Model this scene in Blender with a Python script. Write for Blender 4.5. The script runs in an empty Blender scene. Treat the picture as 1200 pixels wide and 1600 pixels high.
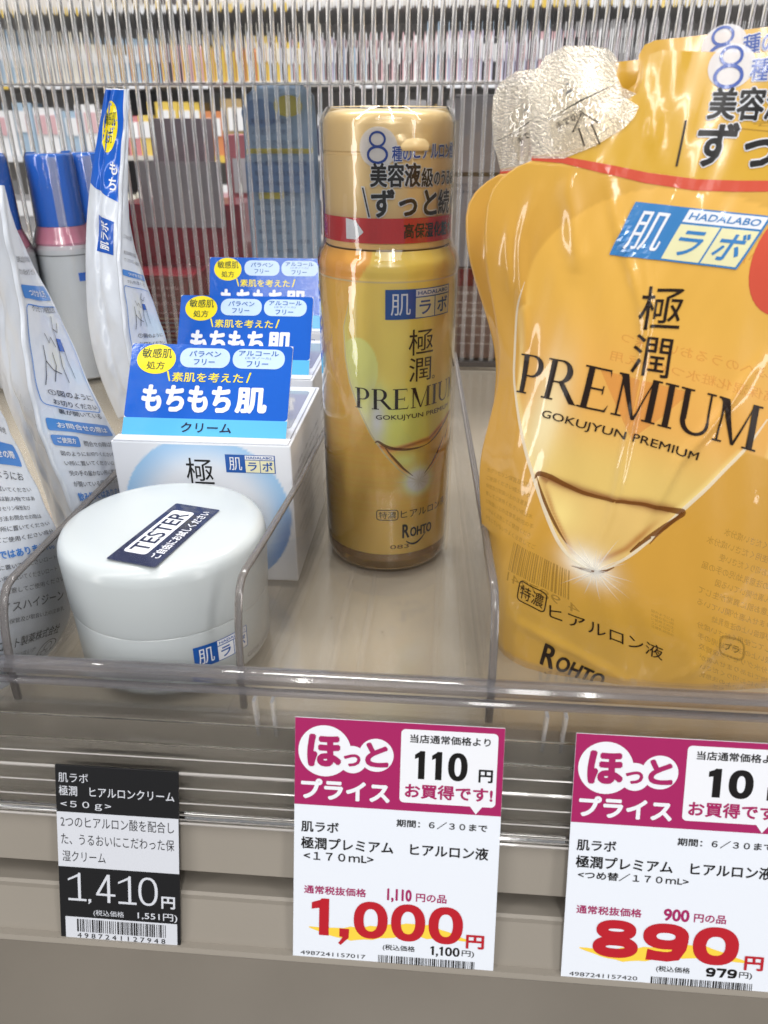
import bpy, bmesh, math, random
import numpy as np
from mathutils import Vector, Matrix
R=math.radians
random.seed(7)
sc=bpy.context.scene
C=sc.collection
# ---------------- camera, world, lamps, exposure (all lengths below are millimetres, scaled on linking) --------------
S=0.001
CH=148.0; FP=1190.0; PIT=R(27); YAW=R(4.5)
cam=bpy.data.cameras.new('camera'); co=bpy.data.objects.new('camera',cam); C.objects.link(co)
co.location=(0,0,CH*S); co.rotation_euler=(R(90)-PIT,0,YAW)
cam.sensor_fit='VERTICAL'; cam.sensor_height=36; cam.lens=36*FP/1600; cam.clip_start=0.01; cam.clip_end=60
cam.dof.use_dof=True; cam.dof.focus_distance=0.265; cam.dof.aperture_fstop=24
sc.camera=co
w=bpy.data.worlds.new('World'); sc.world=w; w.use_nodes=True
w.node_tree.nodes['Background'].inputs[0].default_value=(0.93,0.95,1.0,1); w.node_tree.nodes['Background'].inputs[1].default_value=0.36
def lamp(name,loc,target,sx,sy,power,col=(1,1,1)):
    l=bpy.data.lights.new(name,'AREA'); l.shape='RECTANGLE'; l.size=sx; l.size_y=sy; l.energy=power; l.color=col
    o=bpy.data.objects.new(name,l); C.objects.link(o); o.location=loc
    o.rotation_euler=(Vector(target)-Vector(loc)).to_track_quat('-Z','Y').to_euler(); return o
# shop ceiling tubes, then added lamps for reflections and fill
lamp('ceiling_tube_light',(-0.9,-0.5,1.55),(0,0.25,0.05),0.10,1.9,16,(1,0.985,0.96))
lamp('ceiling_tube_light',(0.15,-0.75,1.5),(0,0.25,0.05),0.10,1.9,19,(1,0.985,0.96))
lamp('ceiling_tube_light',(1.0,-0.3,1.6),(0,0.25,0.05),0.10,1.9,12,(1,0.985,0.96))
lamp('ceiling_tube_light',(-0.1,1.0,1.7),(0,1.6,0.1),1.8,0.16,75,(1,0.98,0.95))
lamp('added_streak_lamp',(0.42,-1.5,1.3),(0,0.25,0.05),0.02,0.8,6,(1,0.98,0.95))  # added thin lamps behind the camera, for bright streaks on the pouch film
lamp('added_streak_lamp',(-0.35,-1.5,1.3),(0,0.25,0.05),0.02,0.8,5,(1,0.98,0.95))
lamp('added_front_fill',(0.1,-1.6,1.35),(0,0.25,0.05),1.7,0.35,10,(1,0.985,0.96))  # added broad fill behind the camera, brightens the upright fronts
lamp('added_side_lamp',(-1.5,-0.8,0.25),(0.05,0.2,0.08),0.22,1.5,12,(1,0.98,0.95))  # added tall lamps left and right, mirrored in the sides of the creases
lamp('added_side_lamp',(1.35,-0.95,0.25),(0.05,0.2,0.08),0.22,1.5,12,(1,0.98,0.95))
sc.view_settings.view_transform='Standard'; sc.view_settings.look='None'; sc.view_settings.gamma=1
sc.view_settings.exposure=-0.62
sc.cycles.max_bounces=14; sc.cycles.transmission_bounces=12; sc.cycles.transparent_max_bounces=16; sc.cycles.glossy_bounces=6
sc.cycles.sample_clamp_indirect=6
# point on the ray through a photograph pixel (the calibrated camera), used as a surveying aid
_f=np.array([-math.sin(YAW)*math.cos(PIT),math.cos(YAW)*math.cos(PIT),-math.sin(PIT)])
_r=np.array([math.cos(YAW),math.sin(YAW),0.]); _u=np.cross(_r,_f); _c=np.array([0,0,CH])
def ray(x,y): return _f+_r*(x-600)/FP-_u*(y-800)/FP
def at(x,y,Y): r=ray(x,y); return _c+r*Y/r[1]
def atz(x,y,z): r=ray(x,y); return _c+r*(z-CH)/r[2]
# ---------------- materials ----------------
def lin(c):
    c=c/255.
    return c/12.92 if c<=0.04045 else ((c+0.055)/1.055)**2.4
def rgb(r,g,b,k=1.0): return (lin(r)*k,lin(g)*k,lin(b)*k,1)
MATS={}
def mat(name,col=None,rough=0.5,spec=0.5,metal=0,coat=0,trans=0,ior=1.45,sss=0,attr=None,bump=0,bscale=200,noise=0,nscale=60,coatr=0.05,aniso=None,alpha=None,sssr=0.004):
    if name in MATS: return MATS[name]
    m=bpy.data.materials.new(name); m.use_nodes=True; nt=m.node_tree; b=nt.nodes['Principled BSDF']
    L=nt.links
    b.inputs['Roughness'].default_value=rough; b.inputs['Specular IOR Level'].default_value=spec
    b.inputs['Metallic'].default_value=metal; b.inputs['Coat Weight'].default_value=coat; b.inputs['Coat Roughness'].default_value=coatr
    b.inputs['Transmission Weight'].default_value=trans; b.inputs['IOR'].default_value=ior
    if sss:
        b.inputs['Subsurface Weight'].default_value=sss; b.inputs['Subsurface Radius'].default_value=(1,.9,.7); b.inputs['Subsurface Scale'].default_value=sssr
    if alpha is not None: b.inputs['Alpha'].default_value=alpha
    src=None
    if attr:
        a=nt.nodes.new('ShaderNodeAttribute'); a.attribute_name=attr; src=a.outputs['Color']
    elif col is not None: b.inputs['Base Color'].default_value=col
    tc=nt.nodes.new('ShaderNodeTexCoord')
    if noise:
        n=nt.nodes.new('ShaderNodeTexNoise'); n.inputs['Scale'].default_value=nscale; n.inputs['Detail'].default_value=6
        L.new(tc.outputs['Object'],n.inputs['Vector'])
        mx=nt.nodes.new('ShaderNodeMix'); mx.data_type='RGBA'; mx.blend_type='MULTIPLY'; mx.inputs['Factor'].default_value=1
        mr=nt.nodes.new('ShaderNodeMapRange'); mr.inputs['To Min'].default_value=1-noise; mr.inputs['To Max'].default_value=1+noise*.4
        L.new(n.outputs['Fac'],mr.inputs['Value'])
        if src: L.new(src,mx.inputs[6])
        else: mx.inputs[6].default_value=col
        L.new(mr.outputs[0],mx.inputs[7]); src=mx.outputs[2]
        mr2=nt.nodes.new('ShaderNodeMapRange'); mr2.inputs['To Min'].default_value=max(0.02,rough*.7); mr2.inputs['To Max'].default_value=min(1,rough*1.35)
        L.new(n.outputs['Fac'],mr2.inputs['Value']); L.new(mr2.outputs[0],b.inputs['Roughness'])
    if src: L.new(src,b.inputs['Base Color'])
    if bump:
        n=nt.nodes.new('ShaderNodeTexNoise'); n.inputs['Scale'].default_value=bscale; n.inputs['Detail'].default_value=4
        if aniso:
            mp=nt.nodes.new('ShaderNodeMapping'); mp.inputs['Scale'].default_value=aniso
            L.new(tc.outputs['Object'],mp.inputs['Vector']); L.new(mp.outputs[0],n.inputs['Vector'])
        else: L.new(tc.outputs['Object'],n.inputs['Vector'])
        bp=nt.nodes.new('ShaderNodeBump'); bp.inputs['Strength'].default_value=1; bp.inputs['Distance'].default_value=bump*S
        L.new(n.outputs['Fac'],bp.inputs['Height']); L.new(bp.outputs[0],b.inputs['Normal'])
        if coat: L.new(bp.outputs[0],b.inputs['Coat Normal'])
    MATS[name]=m; return m
def ink(name,r,g,b,rough=0.35,coat=0,k=1.0): return mat('ink_'+name,rgb(r,g,b,k),rough,0.4,coat=coat)
def film(name,tint=(1,1,1,1),refl=1.0,rough=0.04,bump=0,bscale=90,haze=0.0,hcol=(0.8,0.8,0.82,1),aniso=None):
    """clear thin film: sees through it straight, fresnel reflections on top, a little milky haze"""
    if name in MATS: return MATS[name]
    m=bpy.data.materials.new(name); m.use_nodes=True; nt=m.node_tree; nt.nodes.clear(); L=nt.links
    out=nt.nodes.new('ShaderNodeOutputMaterial'); t=nt.nodes.new('ShaderNodeBsdfTransparent'); t.inputs[0].default_value=tint
    g=nt.nodes.new('ShaderNodeBsdfGlossy'); g.inputs['Roughness'].default_value=rough
    f=nt.nodes.new('ShaderNodeFresnel'); f.inputs[0].default_value=1.45
    mu=nt.nodes.new('ShaderNodeMath'); mu.operation='MULTIPLY'; mu.inputs[1].default_value=refl; mu.use_clamp=True
    L.new(f.outputs[0],mu.inputs[0]); m1=nt.nodes.new('ShaderNodeMixShader')
    if haze:
        d=nt.nodes.new('ShaderNodeBsdfDiffuse'); d.inputs[0].default_value=hcol; m0=nt.nodes.new('ShaderNodeMixShader'); m0.inputs[0].default_value=haze
        L.new(t.outputs[0],m0.inputs[1]); L.new(d.outputs[0],m0.inputs[2]); L.new(m0.outputs[0],m1.inputs[1])
    else: L.new(t.outputs[0],m1.inputs[1])
    L.new(mu.outputs[0],m1.inputs[0]); L.new(g.outputs[0],m1.inputs[2]); L.new(m1.outputs[0],out.inputs[0])
    if bump:
        tc=nt.nodes.new('ShaderNodeTexCoord'); n=nt.nodes.new('ShaderNodeTexNoise'); n.inputs['Scale'].default_value=bscale; n.inputs['Detail'].default_value=3
        if aniso:
            mp=nt.nodes.new('ShaderNodeMapping'); mp.inputs['Scale'].default_value=aniso
            L.new(tc.outputs['Object'],mp.inputs['Vector']); L.new(mp.outputs[0],n.inputs['Vector'])
        else: L.new(tc.outputs['Object'],n.inputs['Vector'])
        bp=nt.nodes.new('ShaderNodeBump'); bp.inputs['Distance'].default_value=bump*S
        L.new(n.outputs['Fac'],bp.inputs['Height']); L.new(bp.outputs[0],g.inputs['Normal']); L.new(bp.outputs[0],f.inputs['Normal'])
    MATS[name]=m; return m
# ---------------- object helpers ----------------
ORG={}
def thing(name,label,cat,loc=(0,0,0),group=None):
    o=bpy.data.objects.new(name,None); C.objects.link(o); o.empty_display_size=0.01
    o.location=Vector(loc)*S; ORG[o]=Vector(loc); o['label']=label; o['category']=cat
    if group: o['group']=group
    return o
def link(name,me,m,parent=None,smooth=False):
    o=bpy.data.objects.new(name,me); C.objects.link(o)
    if m is not None:
        me.materials.clear()
        for q in (m if isinstance(m,(list,tuple)) else [m]): me.materials.append(q)
    org=Vector((0,0,0))
    if parent is not None: o.parent=parent; org=ORG[parent]
    ORG[o]=org
    return o
def mesh(name,V,F,m,parent=None,smooth=False,colors=None,mi=None):
    org=np.array(ORG[parent]) if parent is not None else np.zeros(3)
    V=(np.asarray(V,float)-org)*S
    me=bpy.data.meshes.new(name); me.from_pydata(V.tolist(),[],[tuple(map(int,f)) for f in F]); 
    if smooth: me.polygons.foreach_set('use_smooth',[True]*len(me.polygons))
    if colors is not None:
        a=me.color_attributes.new('art','FLOAT_COLOR','POINT'); a.data.foreach_set('color',np.asarray(colors,dtype=np.float32).ravel())
    if mi is not None: me.polygons.foreach_set('material_index',mi)
    me.update()
    return link(name,me,m,parent)
def boxm(name,x0,x1,y0,y1,z0,z1,m,parent=None,bev=0.4,rz=0,segs=2,fn=None):
    bm=bmesh.new(); bmesh.ops.create_cube(bm,size=1)
    for v in bm.verts: v.co=Vector(((x0+x1)/2+v.co.x*(x1-x0),(y0+y1)/2+v.co.y*(y1-y0),(z0+z1)/2+v.co.z*(z1-z0)))
    if bev: bmesh.ops.bevel(bm,geom=bm.edges[:],offset=bev,segments=segs,affect='EDGES',profile=0.5)
    if rz: bmesh.ops.rotate(bm,verts=bm.verts[:],cent=((x0+x1)/2,y0,0),matrix=Matrix.Rotation(rz,3,'Z'))
    V=[tuple(v.co) if fn is None else fn(v.co) for v in bm.verts]; bm.verts.index_update(); F=[[v.index for v in f.verts] for f in bm.faces]; bm.free()
    return mesh(name,V,F,m,parent)
def lathe(name,prof,cx,cy,m,parent=None,n=96,smooth=True,closed=False,cap0=True,cap1=True):
    V=[];F=[];k=len(prof)
    for i in range(n):
        a=2*math.pi*i/n
        for r,z in prof: V.append((cx+r*math.cos(a),cy+r*math.sin(a),z))
    for i in range(n):
        j=(i+1)%n
        for q in range(k-1+(1 if closed else 0)):
            q2=(q+1)%k; F.append((i*k+q,j*k+q,j*k+q2,i*k+q2))
    if not closed:
        if cap0: F.append([i*k for i in range(n)][::-1])
        if cap1: F.append([i*k+k-1 for i in range(n)])
    o=mesh(name,V,F,m,parent)
    me=o.data
    if smooth:
        me.polygons.foreach_set('use_smooth',[len(p.vertices)==4 for p in me.polygons]); me.set_sharp_from_angle(angle=R(38))
    return o
def prism(name,prof,x0,x1,m,parent=None,smooth=False,yaw=0,piv=(0,0)):
    """closed (y,z) profile extruded along X"""
    k=len(prof); V=[(x0,y,z) for y,z in prof]+[(x1,y,z) for y,z in prof]
    F=[(i,(i+1)%k,k+(i+1)%k,k+i) for i in range(k)]+[list(range(k))[::-1],list(range(k,2*k))]
    o=mesh(name,V,F,m,parent); bm=bmesh.new(); bm.from_mesh(o.data); bmesh.ops.recalc_face_normals(bm,faces=bm.faces[:]); bm.to_mesh(o.data); bm.free()
    if smooth:
        o.data.polygons.foreach_set('use_smooth',[len(p.vertices)==4 for p in o.data.polygons]); o.data.set_sharp_from_angle(angle=R(35))
    return o
# ---------------- printing: flat artwork in mm laid on a surface ----------------
_tc={}
def glyphs(body,bold):
    key=(body,bold)
    if key in _tc: return _tc[key]
    c=bpy.data.curves.new('lettering','FONT'); c.body=body; c.offset=bold; c.resolution_u=3; c.size=1.0
    o=bpy.data.objects.new('lettering',c); me=bpy.data.meshes.new_from_object(o)
    V=np.array([v.co[:2] for v in me.vertices]) if len(me.vertices) else np.zeros((0,2)); F=[tuple(p.vertices) for p in me.polygons]
    bpy.data.objects.remove(o); bpy.data.curves.remove(c); bpy.data.meshes.remove(me)
    _tc[key]=(V,F); return V,F
def T(body,x0,x1,y0,y1,bold=0.0,slant=0,fit=None):
    """text stretched to the box x0..x1, y0..y1; bold lays nudged copies a hair above each other"""
    V,F=glyphs(body,0); mn=V.min(0).copy(); mxx=V.max(0).copy()
    if fit: fV=glyphs(fit,0)[0]; mn[1]=fV[:,1].min(); mxx[1]=fV[:,1].max()
    r_=bold*(y1-y0)/(mxx[1]-mn[1]+2*bold)   # the same thickening across and up
    k=(np.array([x1-x0,y1-y0])-2*r_)/(mxx-mn); out=[]
    n=0 if bold<=0 else (4 if bold<.015 else 8)
    for i in range(n+1):
        d=np.zeros(2) if i==0 else r_*np.array([math.cos(2*math.pi*(i-.5)/n),math.sin(2*math.pi*(i-.5)/n)])
        P=(V-mn)*k+np.array([x0,y0])+r_+d
        if slant: P[:,0]+=slant*(P[:,1]-y0)
        out.append((P,F,.0035*i))
    return out
def poly(*p): return [(np.array(p,float),[tuple(range(len(p)))])]
def rect(x0,y0,x1,y1): return poly((x0,y0),(x1,y0),(x1,y1),(x0,y1))
def ell(cx,cy,rx,ry,n=40,a0=0,a1=360,rot=0):
    P=[]
    for i in range(n):
        a=R(a0+(a1-a0)*i/n); x=rx*math.cos(a);y=ry*math.sin(a); P.append((cx+x*math.cos(rot)-y*math.sin(rot),cy+x*math.sin(rot)+y*math.cos(rot)))
    return poly(*P)
def rrect(x0,y0,x1,y1,r,n=6):
    P=[]
    for cx,cy,a in ((x1-r,y0+r,-90),(x1-r,y1-r,0),(x0+r,y1-r,90),(x0+r,y0+r,180)):
        for i in range(n+1):
            t=R(a+90*i/n); P.append((cx+r*math.cos(t),cy+r*math.sin(t)))
    return poly(*P)
def stroke(P,wd,closed=False):
    P=np.array(P,float); n=len(P); V=[];F=[]
    ws=wd if hasattr(wd,'__len__') else [wd]*n
    for i in range(n):
        a=P[(i-1)%n] if (closed or i>0) else P[i]; b=P[(i+1)%n] if (closed or i<n-1) else P[i]
        d=b-a; d=d/(np.linalg.norm(d)+1e-9); q=np.array([-d[1],d[0]])*ws[i]/2; V+= [P[i]+q,P[i]-q]
    for i in range(n if closed else n-1):
        j=(i+1)%n; F.append((2*i,2*i+1,2*j+1,2*j))
    return [(np.array(V),F)]
def ring(cx,cy,rx,ry,wd,n=36,rot=0): return stroke([(cx+rx*math.cos(a)*math.cos(rot)-ry*math.sin(a)*math.sin(rot),cy+rx*math.cos(a)*math.sin(rot)+ry*math.sin(a)*math.cos(rot)) for a in np.linspace(0,2*math.pi,n,endpoint=False)],wd,True)
def rroutline(x0,y0,x1,y1,r,wd): return stroke(rrect(x0,y0,x1,y1,r)[0][0],wd,True)
def xf(sh,dx=0,dy=0,rot=0,sx=1,sy=1,shear=0):
    o=[]
    for P,F,*z in sh:
        Q=P*np.array([sx,sy]); Q=np.stack([Q[:,0]*math.cos(rot)-Q[:,1]*math.sin(rot)+dx,Q[:,0]*math.sin(rot)+Q[:,1]*math.cos(rot)+dy+shear*Q[:,0]],1); o.append((Q,F,*z))
    return o
def put(name,sh,mp,m,parent,off=0.08,step=None,stepv=None,label=None,smooth=False):
    V=[];F=[];Z=[];n=0
    for P,FF,*z in sh:
        V+=[tuple(p) for p in P]; F+=[tuple(i+n for i in f) for f in FF]; n+=len(P); Z+=[z[0] if z else 0.0]*len(P)
    if not V: return
    V=np.array(V); Z=np.array(Z)
    if step:
        bm=bmesh.new(); vs=[bm.verts.new((p[0],p[1],z)) for p,z in zip(V,Z)]
        for f in F:
            try: bm.faces.new([vs[i] for i in f])
            except ValueError: pass
        mn=V.min(0);mx=V.max(0)
        for ax,st in ((0,step),(1,stepv or step)):
            if st is None: continue
            k=math.floor(mn[ax]/st)+1
            while k*st<mx[ax]:
                pc=[0,0,0]; pc[ax]=k*st; no=[0,0,0]; no[ax]=1
                bmesh.ops.bisect_plane(bm,geom=bm.verts[:]+bm.edges[:]+bm.faces[:],plane_co=pc,plane_no=no,dist=1e-5); k+=1
        bm.verts.index_update(); V=np.array([v.co[:2] for v in bm.verts]); Z=np.array([v.co[2] for v in bm.verts]); F=[[v.index for v in f.verts] for f in bm.faces]; bm.free()
    P3=mp(V,off+Z[:,None]) if Z.any() else mp(V,off)
    o=mesh(name,P3,F,m,parent)
    if smooth: o.data.polygons.foreach_set('use_smooth',[True]*len(o.data.polygons))
    if label: o['label']=label
    return o
def planar(o,ex,ey):
    o=np.array(o,float);ex=np.array(ex,float);ey=np.array(ey,float);ex/=np.linalg.norm(ex);ey/=np.linalg.norm(ey);n=np.cross(ex,ey)
    return lambda V,off: o+V[:,:1]*ex+V[:,1:2]*ey+n*off
def cylmap(cx,cy,r,a0):
    """u = arc length from angle a0 (0 faces the viewer, positive to the right), v = height"""
    def f(V,off):
        a=a0+V[:,0]/r; rr=r+(off[:,0] if hasattr(off,'shape') else off)
        return np.stack([cx+rr*np.sin(a),cy-rr*np.cos(a),V[:,1]],1)
    return f
# natural cubic spline + lattice surface
def spl(x,Y,q):
    x=np.asarray(x,float);Y=np.asarray(Y,float);n=len(x)
    if n==2:
        t=((np.asarray(q)-x[0])/(x[1]-x[0]))[:,None]; return Y[0]*(1-t)+Y[1]*t
    h=np.diff(x);A=np.zeros((n,n));B=np.zeros((n,)+Y.shape[1:]);A[0,0]=A[-1,-1]=1
    for i in range(1,n-1):
        A[i,i-1]=h[i-1];A[i,i]=2*(h[i-1]+h[i]);A[i,i+1]=h[i];B[i]=6*((Y[i+1]-Y[i])/h[i]-(Y[i]-Y[i-1])/h[i-1])
    M=np.linalg.solve(A,B); q=np.asarray(q,float); k=np.clip(np.searchsorted(x,q)-1,0,n-2); a=(x[k+1]-q)[:,None];b=(q-x[k])[:,None];hk=h[k][:,None]
    return M[k]*a**3/(6*hk)+M[k+1]*b**3/(6*hk)+(Y[k]/hk-M[k]*hk/6)*a+(Y[k+1]/hk-M[k+1]*hk/6)*b
class Lattice:
    def __init__(s,us,vs,nodes,extra=None,st=1.0):
        nodes=np.array(nodes,float)  # rows v, cols u
        s.u0,s.u1,s.v0,s.v1,s.st=us[0],us[-1],vs[0],vs[-1],st
        U=np.arange(us[0],us[-1]+st*.5,st); Vv=np.arange(vs[0],vs[-1]+st*.5,st); s.U=U;s.V=Vv
        rows=np.array([spl(us,r,U) for r in nodes]); G=spl(vs,rows.reshape(len(vs),-1),Vv).reshape(len(Vv),len(U),3)
        if extra is not None:
            uu,vv=np.meshgrid(U,Vv); G[:,:,1]+=extra(uu,vv)
        s.G=G; du=np.gradient(G,axis=1);dv=np.gradient(G,axis=0); N=np.cross(du,dv); N/=np.linalg.norm(N,axis=2,keepdims=True)+1e-12; s.N=N
    def __call__(s,V,off):
        a=np.clip((V[:,0]-s.u0)/s.st,0,len(s.U)-1.001); b=np.clip((V[:,1]-s.v0)/s.st,0,len(s.V)-1.001)
        i=a.astype(int);j=b.astype(int);a=(a-i)[:,None];b=(b-j)[:,None]
        def L(G): return (G[j,i]*(1-a)+G[j,i+1]*a)*(1-b)+(G[j+1,i]*(1-a)+G[j+1,i+1]*a)*b
        return L(s.G)+L(s.N)*off
def span_mesh(name,mp,vs,left,right,nu,m,parent,art=None,off=0.0,back=None):
    """sheet between left(v) and right(v); with back(u01,v)-> offset it closes into a pouch"""
    P=[]
    for v in vs:
        l,r=left(v),right(v)
        for k in range(nu+1): P.append((l+(r-l)*k/nu,v))
    P=np.array(P); nv=len(vs); V=mp(P,off); F=[]
    for j in range(nv-1):
        for k in range(nu): a=j*(nu+1)+k; F.append((a,a+1,a+nu+2,a+nu+1))
    col=art(P) if art is not None else None
    if back is not None:
        n0=len(V); t=np.tile(np.linspace(0,1,nu+1),nv); B=V.copy(); B+=np.array([back(tt,p[1]) for tt,p in zip(t,P)])
        V=np.concatenate([V,B]); F+= [(b+n0,a+n0,d+n0,c+n0) for a,b,c,d in F]
        for j in range(nv-1):
            a=j*(nu+1); c=a+nu+1; F.append((a,c,c+n0,a+n0)); a+=nu; c+=nu; F.append((c,a,a+n0,c+n0))
        for k in range(nu):
            F.append((k+1,k,k+n0,k+1+n0)); a=(nv-1)*(nu+1)+k; F.append((a,a+1,a+1+n0,a+n0))
        if col is not None: col=np.concatenate([col,col])
    return mesh(name,V,F,m,parent,smooth=True,colors=col)
# colour art helpers
def A3(*c): return np.array([lin(c[0]),lin(c[1]),lin(c[2])])
def sm(a,b,x): t=np.clip((x-a)/(b-a),0,1); return t*t*(3-2*t)
def mixc(c,d,t): return c*(1-t[:,None])+d*t[:,None]
def rgba(c): return np.concatenate([c,np.ones((len(c),1))],1)
# letters with serifs (unit height) for the PREMIUM wordmark
def half_ring(x,y0,y1,w,tk,thin,n=14):
    cy=(y0+y1)/2;ry=(y1-y0)/2; V=[];F=[]
    for i in range(n+1):
        a=-math.pi/2+math.pi*i/n; V.append((x+w*math.cos(a),cy+ry*math.sin(a))); V.append((x+(w-tk)*math.cos(a),cy+(ry-thin)*math.sin(a)))
    for i in range(n): F.append((2*i,2*i+2,2*i+3,2*i+1))
    return [(np.array(V),F)]
TK,TN,SF=.15,.05,.04
def stem(x,w=TK,s=.09): return rect(x,0,x+w,1)+rect(x-s,0,x+w+s,SF)+rect(x-s,1-SF,x+w+s,1)
def gP(x): return stem(x+.1)+rect(x+.2,.96-.0,x+.42,1.0)+rect(x+.2,.44,x+.42,.48)+half_ring(x+.40,.44,1,.30,TK,TN),.78
def gR(x): return gP(x)[0]+poly((x+.38,.47),(x+.54,.47),(x+.92,.03),(x+.98,0),(x+.78,0)),.94
def gE(x): return stem(x+.1)+rect(x+.2,.955,x+.66,1)+rect(x+.2,0,x+.70,.045)+rect(x+.2,.48,x+.55,.525)+poly((x+.62,1),(x+.66,1),(x+.67,.82))+poly((x+.64,0),(x+.70,0),(x+.74,.2))+rect(x+.53,.40,x+.56,.60),.78
def gM(x): return rect(x+.13,0,x+.18,1)+rect(x+.04,0,x+.28,SF)+poly((x+.04,1),(x+.04,1-SF),(x+.10,.95),(x+.51,0),(x+.57,0),(x+.27,1))+poly((x+.51,0),(x+.57,0),(x+.90,.93),(x+.90,1))+rect(x+.86,0,x+1.01,1)+rect(x+.77,0,x+1.10,SF)+rect(x+.88,1-SF,x+1.10,1),1.14
def gI(x): return stem(x+.1),.38
def gU(x):
    a=[]; n=14; V=[];F=[]
    for i in range(n+1):
        t=math.pi+math.pi*i/n; V.append((x+.44+.34*math.cos(t),.32+.33*math.sin(t))); V.append((x+.44+(.25)*math.cos(t)+.03,.34+.28*math.sin(t)))
    for i in range(n): F.append((2*i,2*i+2,2*i+3,2*i+1))
    return rect(x+.10,.31,x+.24,1)+rect(x+.73,.31,x+.78,1)+rect(x+.01,1-SF,x+.33,1)+rect(x+.64,1-SF,x+.87,1)+[(np.array(V),F)],.88
def premium(x0,x1,y0,y1):
    x=0;sh=[]
    for g in (gP,gR,gE,gM,gI,gU,gM):
        s,a=g(x); sh+=s; x+=a+.02
    return [(P*np.array([(x1-x0)/x,y1-y0])+np.array([x0,y0]),F) for P,F in sh]
def rohto(x0,x1,y0,y1):
    w=x1-x0;h=y1-y0
    s=T('R',x0,x0+w*.22,y0,y1,.02)+T('OHTO',x0+w*.24,x1,y0+h*.02,y0+h*.72,.025)
    pts=[(x0+w*(.12+.66*t),y0+h*(.1-.62*math.sin(math.pi*min(1,.15+t*.85)**.9)) ) for t in np.linspace(0,1,16)]
    return s+stroke(pts,[h*.04+h*.11*math.sin(math.pi*min(1,t+.05)) for t in np.linspace(0,1,16)])
def eight(cx,cy,w,h,tk): return ring(cx,cy+h*.24,w*.36,h*.22,tk)+ring(cx,cy-h*.24,w*.46,h*.25,tk*1.15)
def hadalogo(parent,mp,x0,y0,w,h,ink_b,ink_w,ink_c,ink_k,off=.1,step=None,name='brand_mark'):
    """blue / white two-field emblem with three characters"""
    a=x0+w*.40
    put(name,rect(x0,y0,x0+w,y0+h),mp,ink_b,parent,off,step)
    put(name,rect(a,y0+h*.74,x0+w-.02*w,y0+h*.97),mp,ink_w,parent,off+.05,step)
    put(name,rect(a,y0+h*.035,x0+w*.69,y0+h*.70)+rect(x0+w*.705,y0+h*.035,x0+w-.02*w,y0+h*.70),mp,ink_c,parent,off+.05,step)
    put('lettering',T('肌',x0+w*.07,x0+w*.33,y0+h*.14,y0+h*.86,.0),mp,ink_w,parent,off+.1,step)
    put('lettering',T('HADALABO',a+w*.03,x0+w*.95,y0+h*.79,y0+h*.92,.02)+T('ラ',x0+w*.45,x0+w*.63,y0+h*.13,y0+h*.60,.02)+T('ボ',x0+w*.74,x0+w*.95,y0+h*.12,y0+h*.64,.02),mp,ink_b,parent,off+.1,step)
def bars(x0,x1,y0,y1,seed,n=44):
    rr=random.Random(seed); sh=[]; u=(x1-x0)/(n*2.2); x=x0
    while x<x1-2*u:
        w_=u*rr.choice((.7,.8,1.3,1.9)); sh+=rect(x,y0,x+w_,y1); x+=w_+u*rr.choice((.7,1.0,1.3,1.7))
    return sh
SRC='ご使用方法お問合せの際は飲み物ではありません裏が開いている図のようにお切りください使用上の注意お肌に異常が生じていないかよく注意してご使用ください成分水グリセリン保管及び取扱い上の注意乳幼児の手の届かない所に置いてくださいロート製薬株式会社'
def smallprint(x0,x1,y,h,rr,gap=.35):
    """a line of the pack's small print, cut from its own wording"""
    n=max(2,int((x1-x0)/(h*1.12))); n=min(n,40); k=rr.randrange(len(SRC)-n)
    return T(SRC[k:k+n],x0,x1-rr.choice((0,0,h,2.5*h)) if x1-x0>8*h else x1,y,y+h,0)
def annulus(cx,cy,rx,ry,tx,ty,a0=0,a1=360,n=36,p=2.3):
    V=[];F=[];full=(a1-a0)>=360; m_=n if full else n+1
    for i in range(m_):
        a=R(a0+(a1-a0)*i/n); c_,s_=math.cos(a),math.sin(a); q_=(abs(c_)**p+abs(s_)**p)**(-1/p)
        V+=[(cx+rx*c_*q_,cy+ry*s_*q_),(cx+(rx-tx)*c_*q_,cy+(ry-ty)*s_*q_)]
    for i in range(n): j=(i+1)%m_; F.append((2*i,2*j,2*j+1,2*i+1))
    return [(np.array(V),F)]
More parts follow.
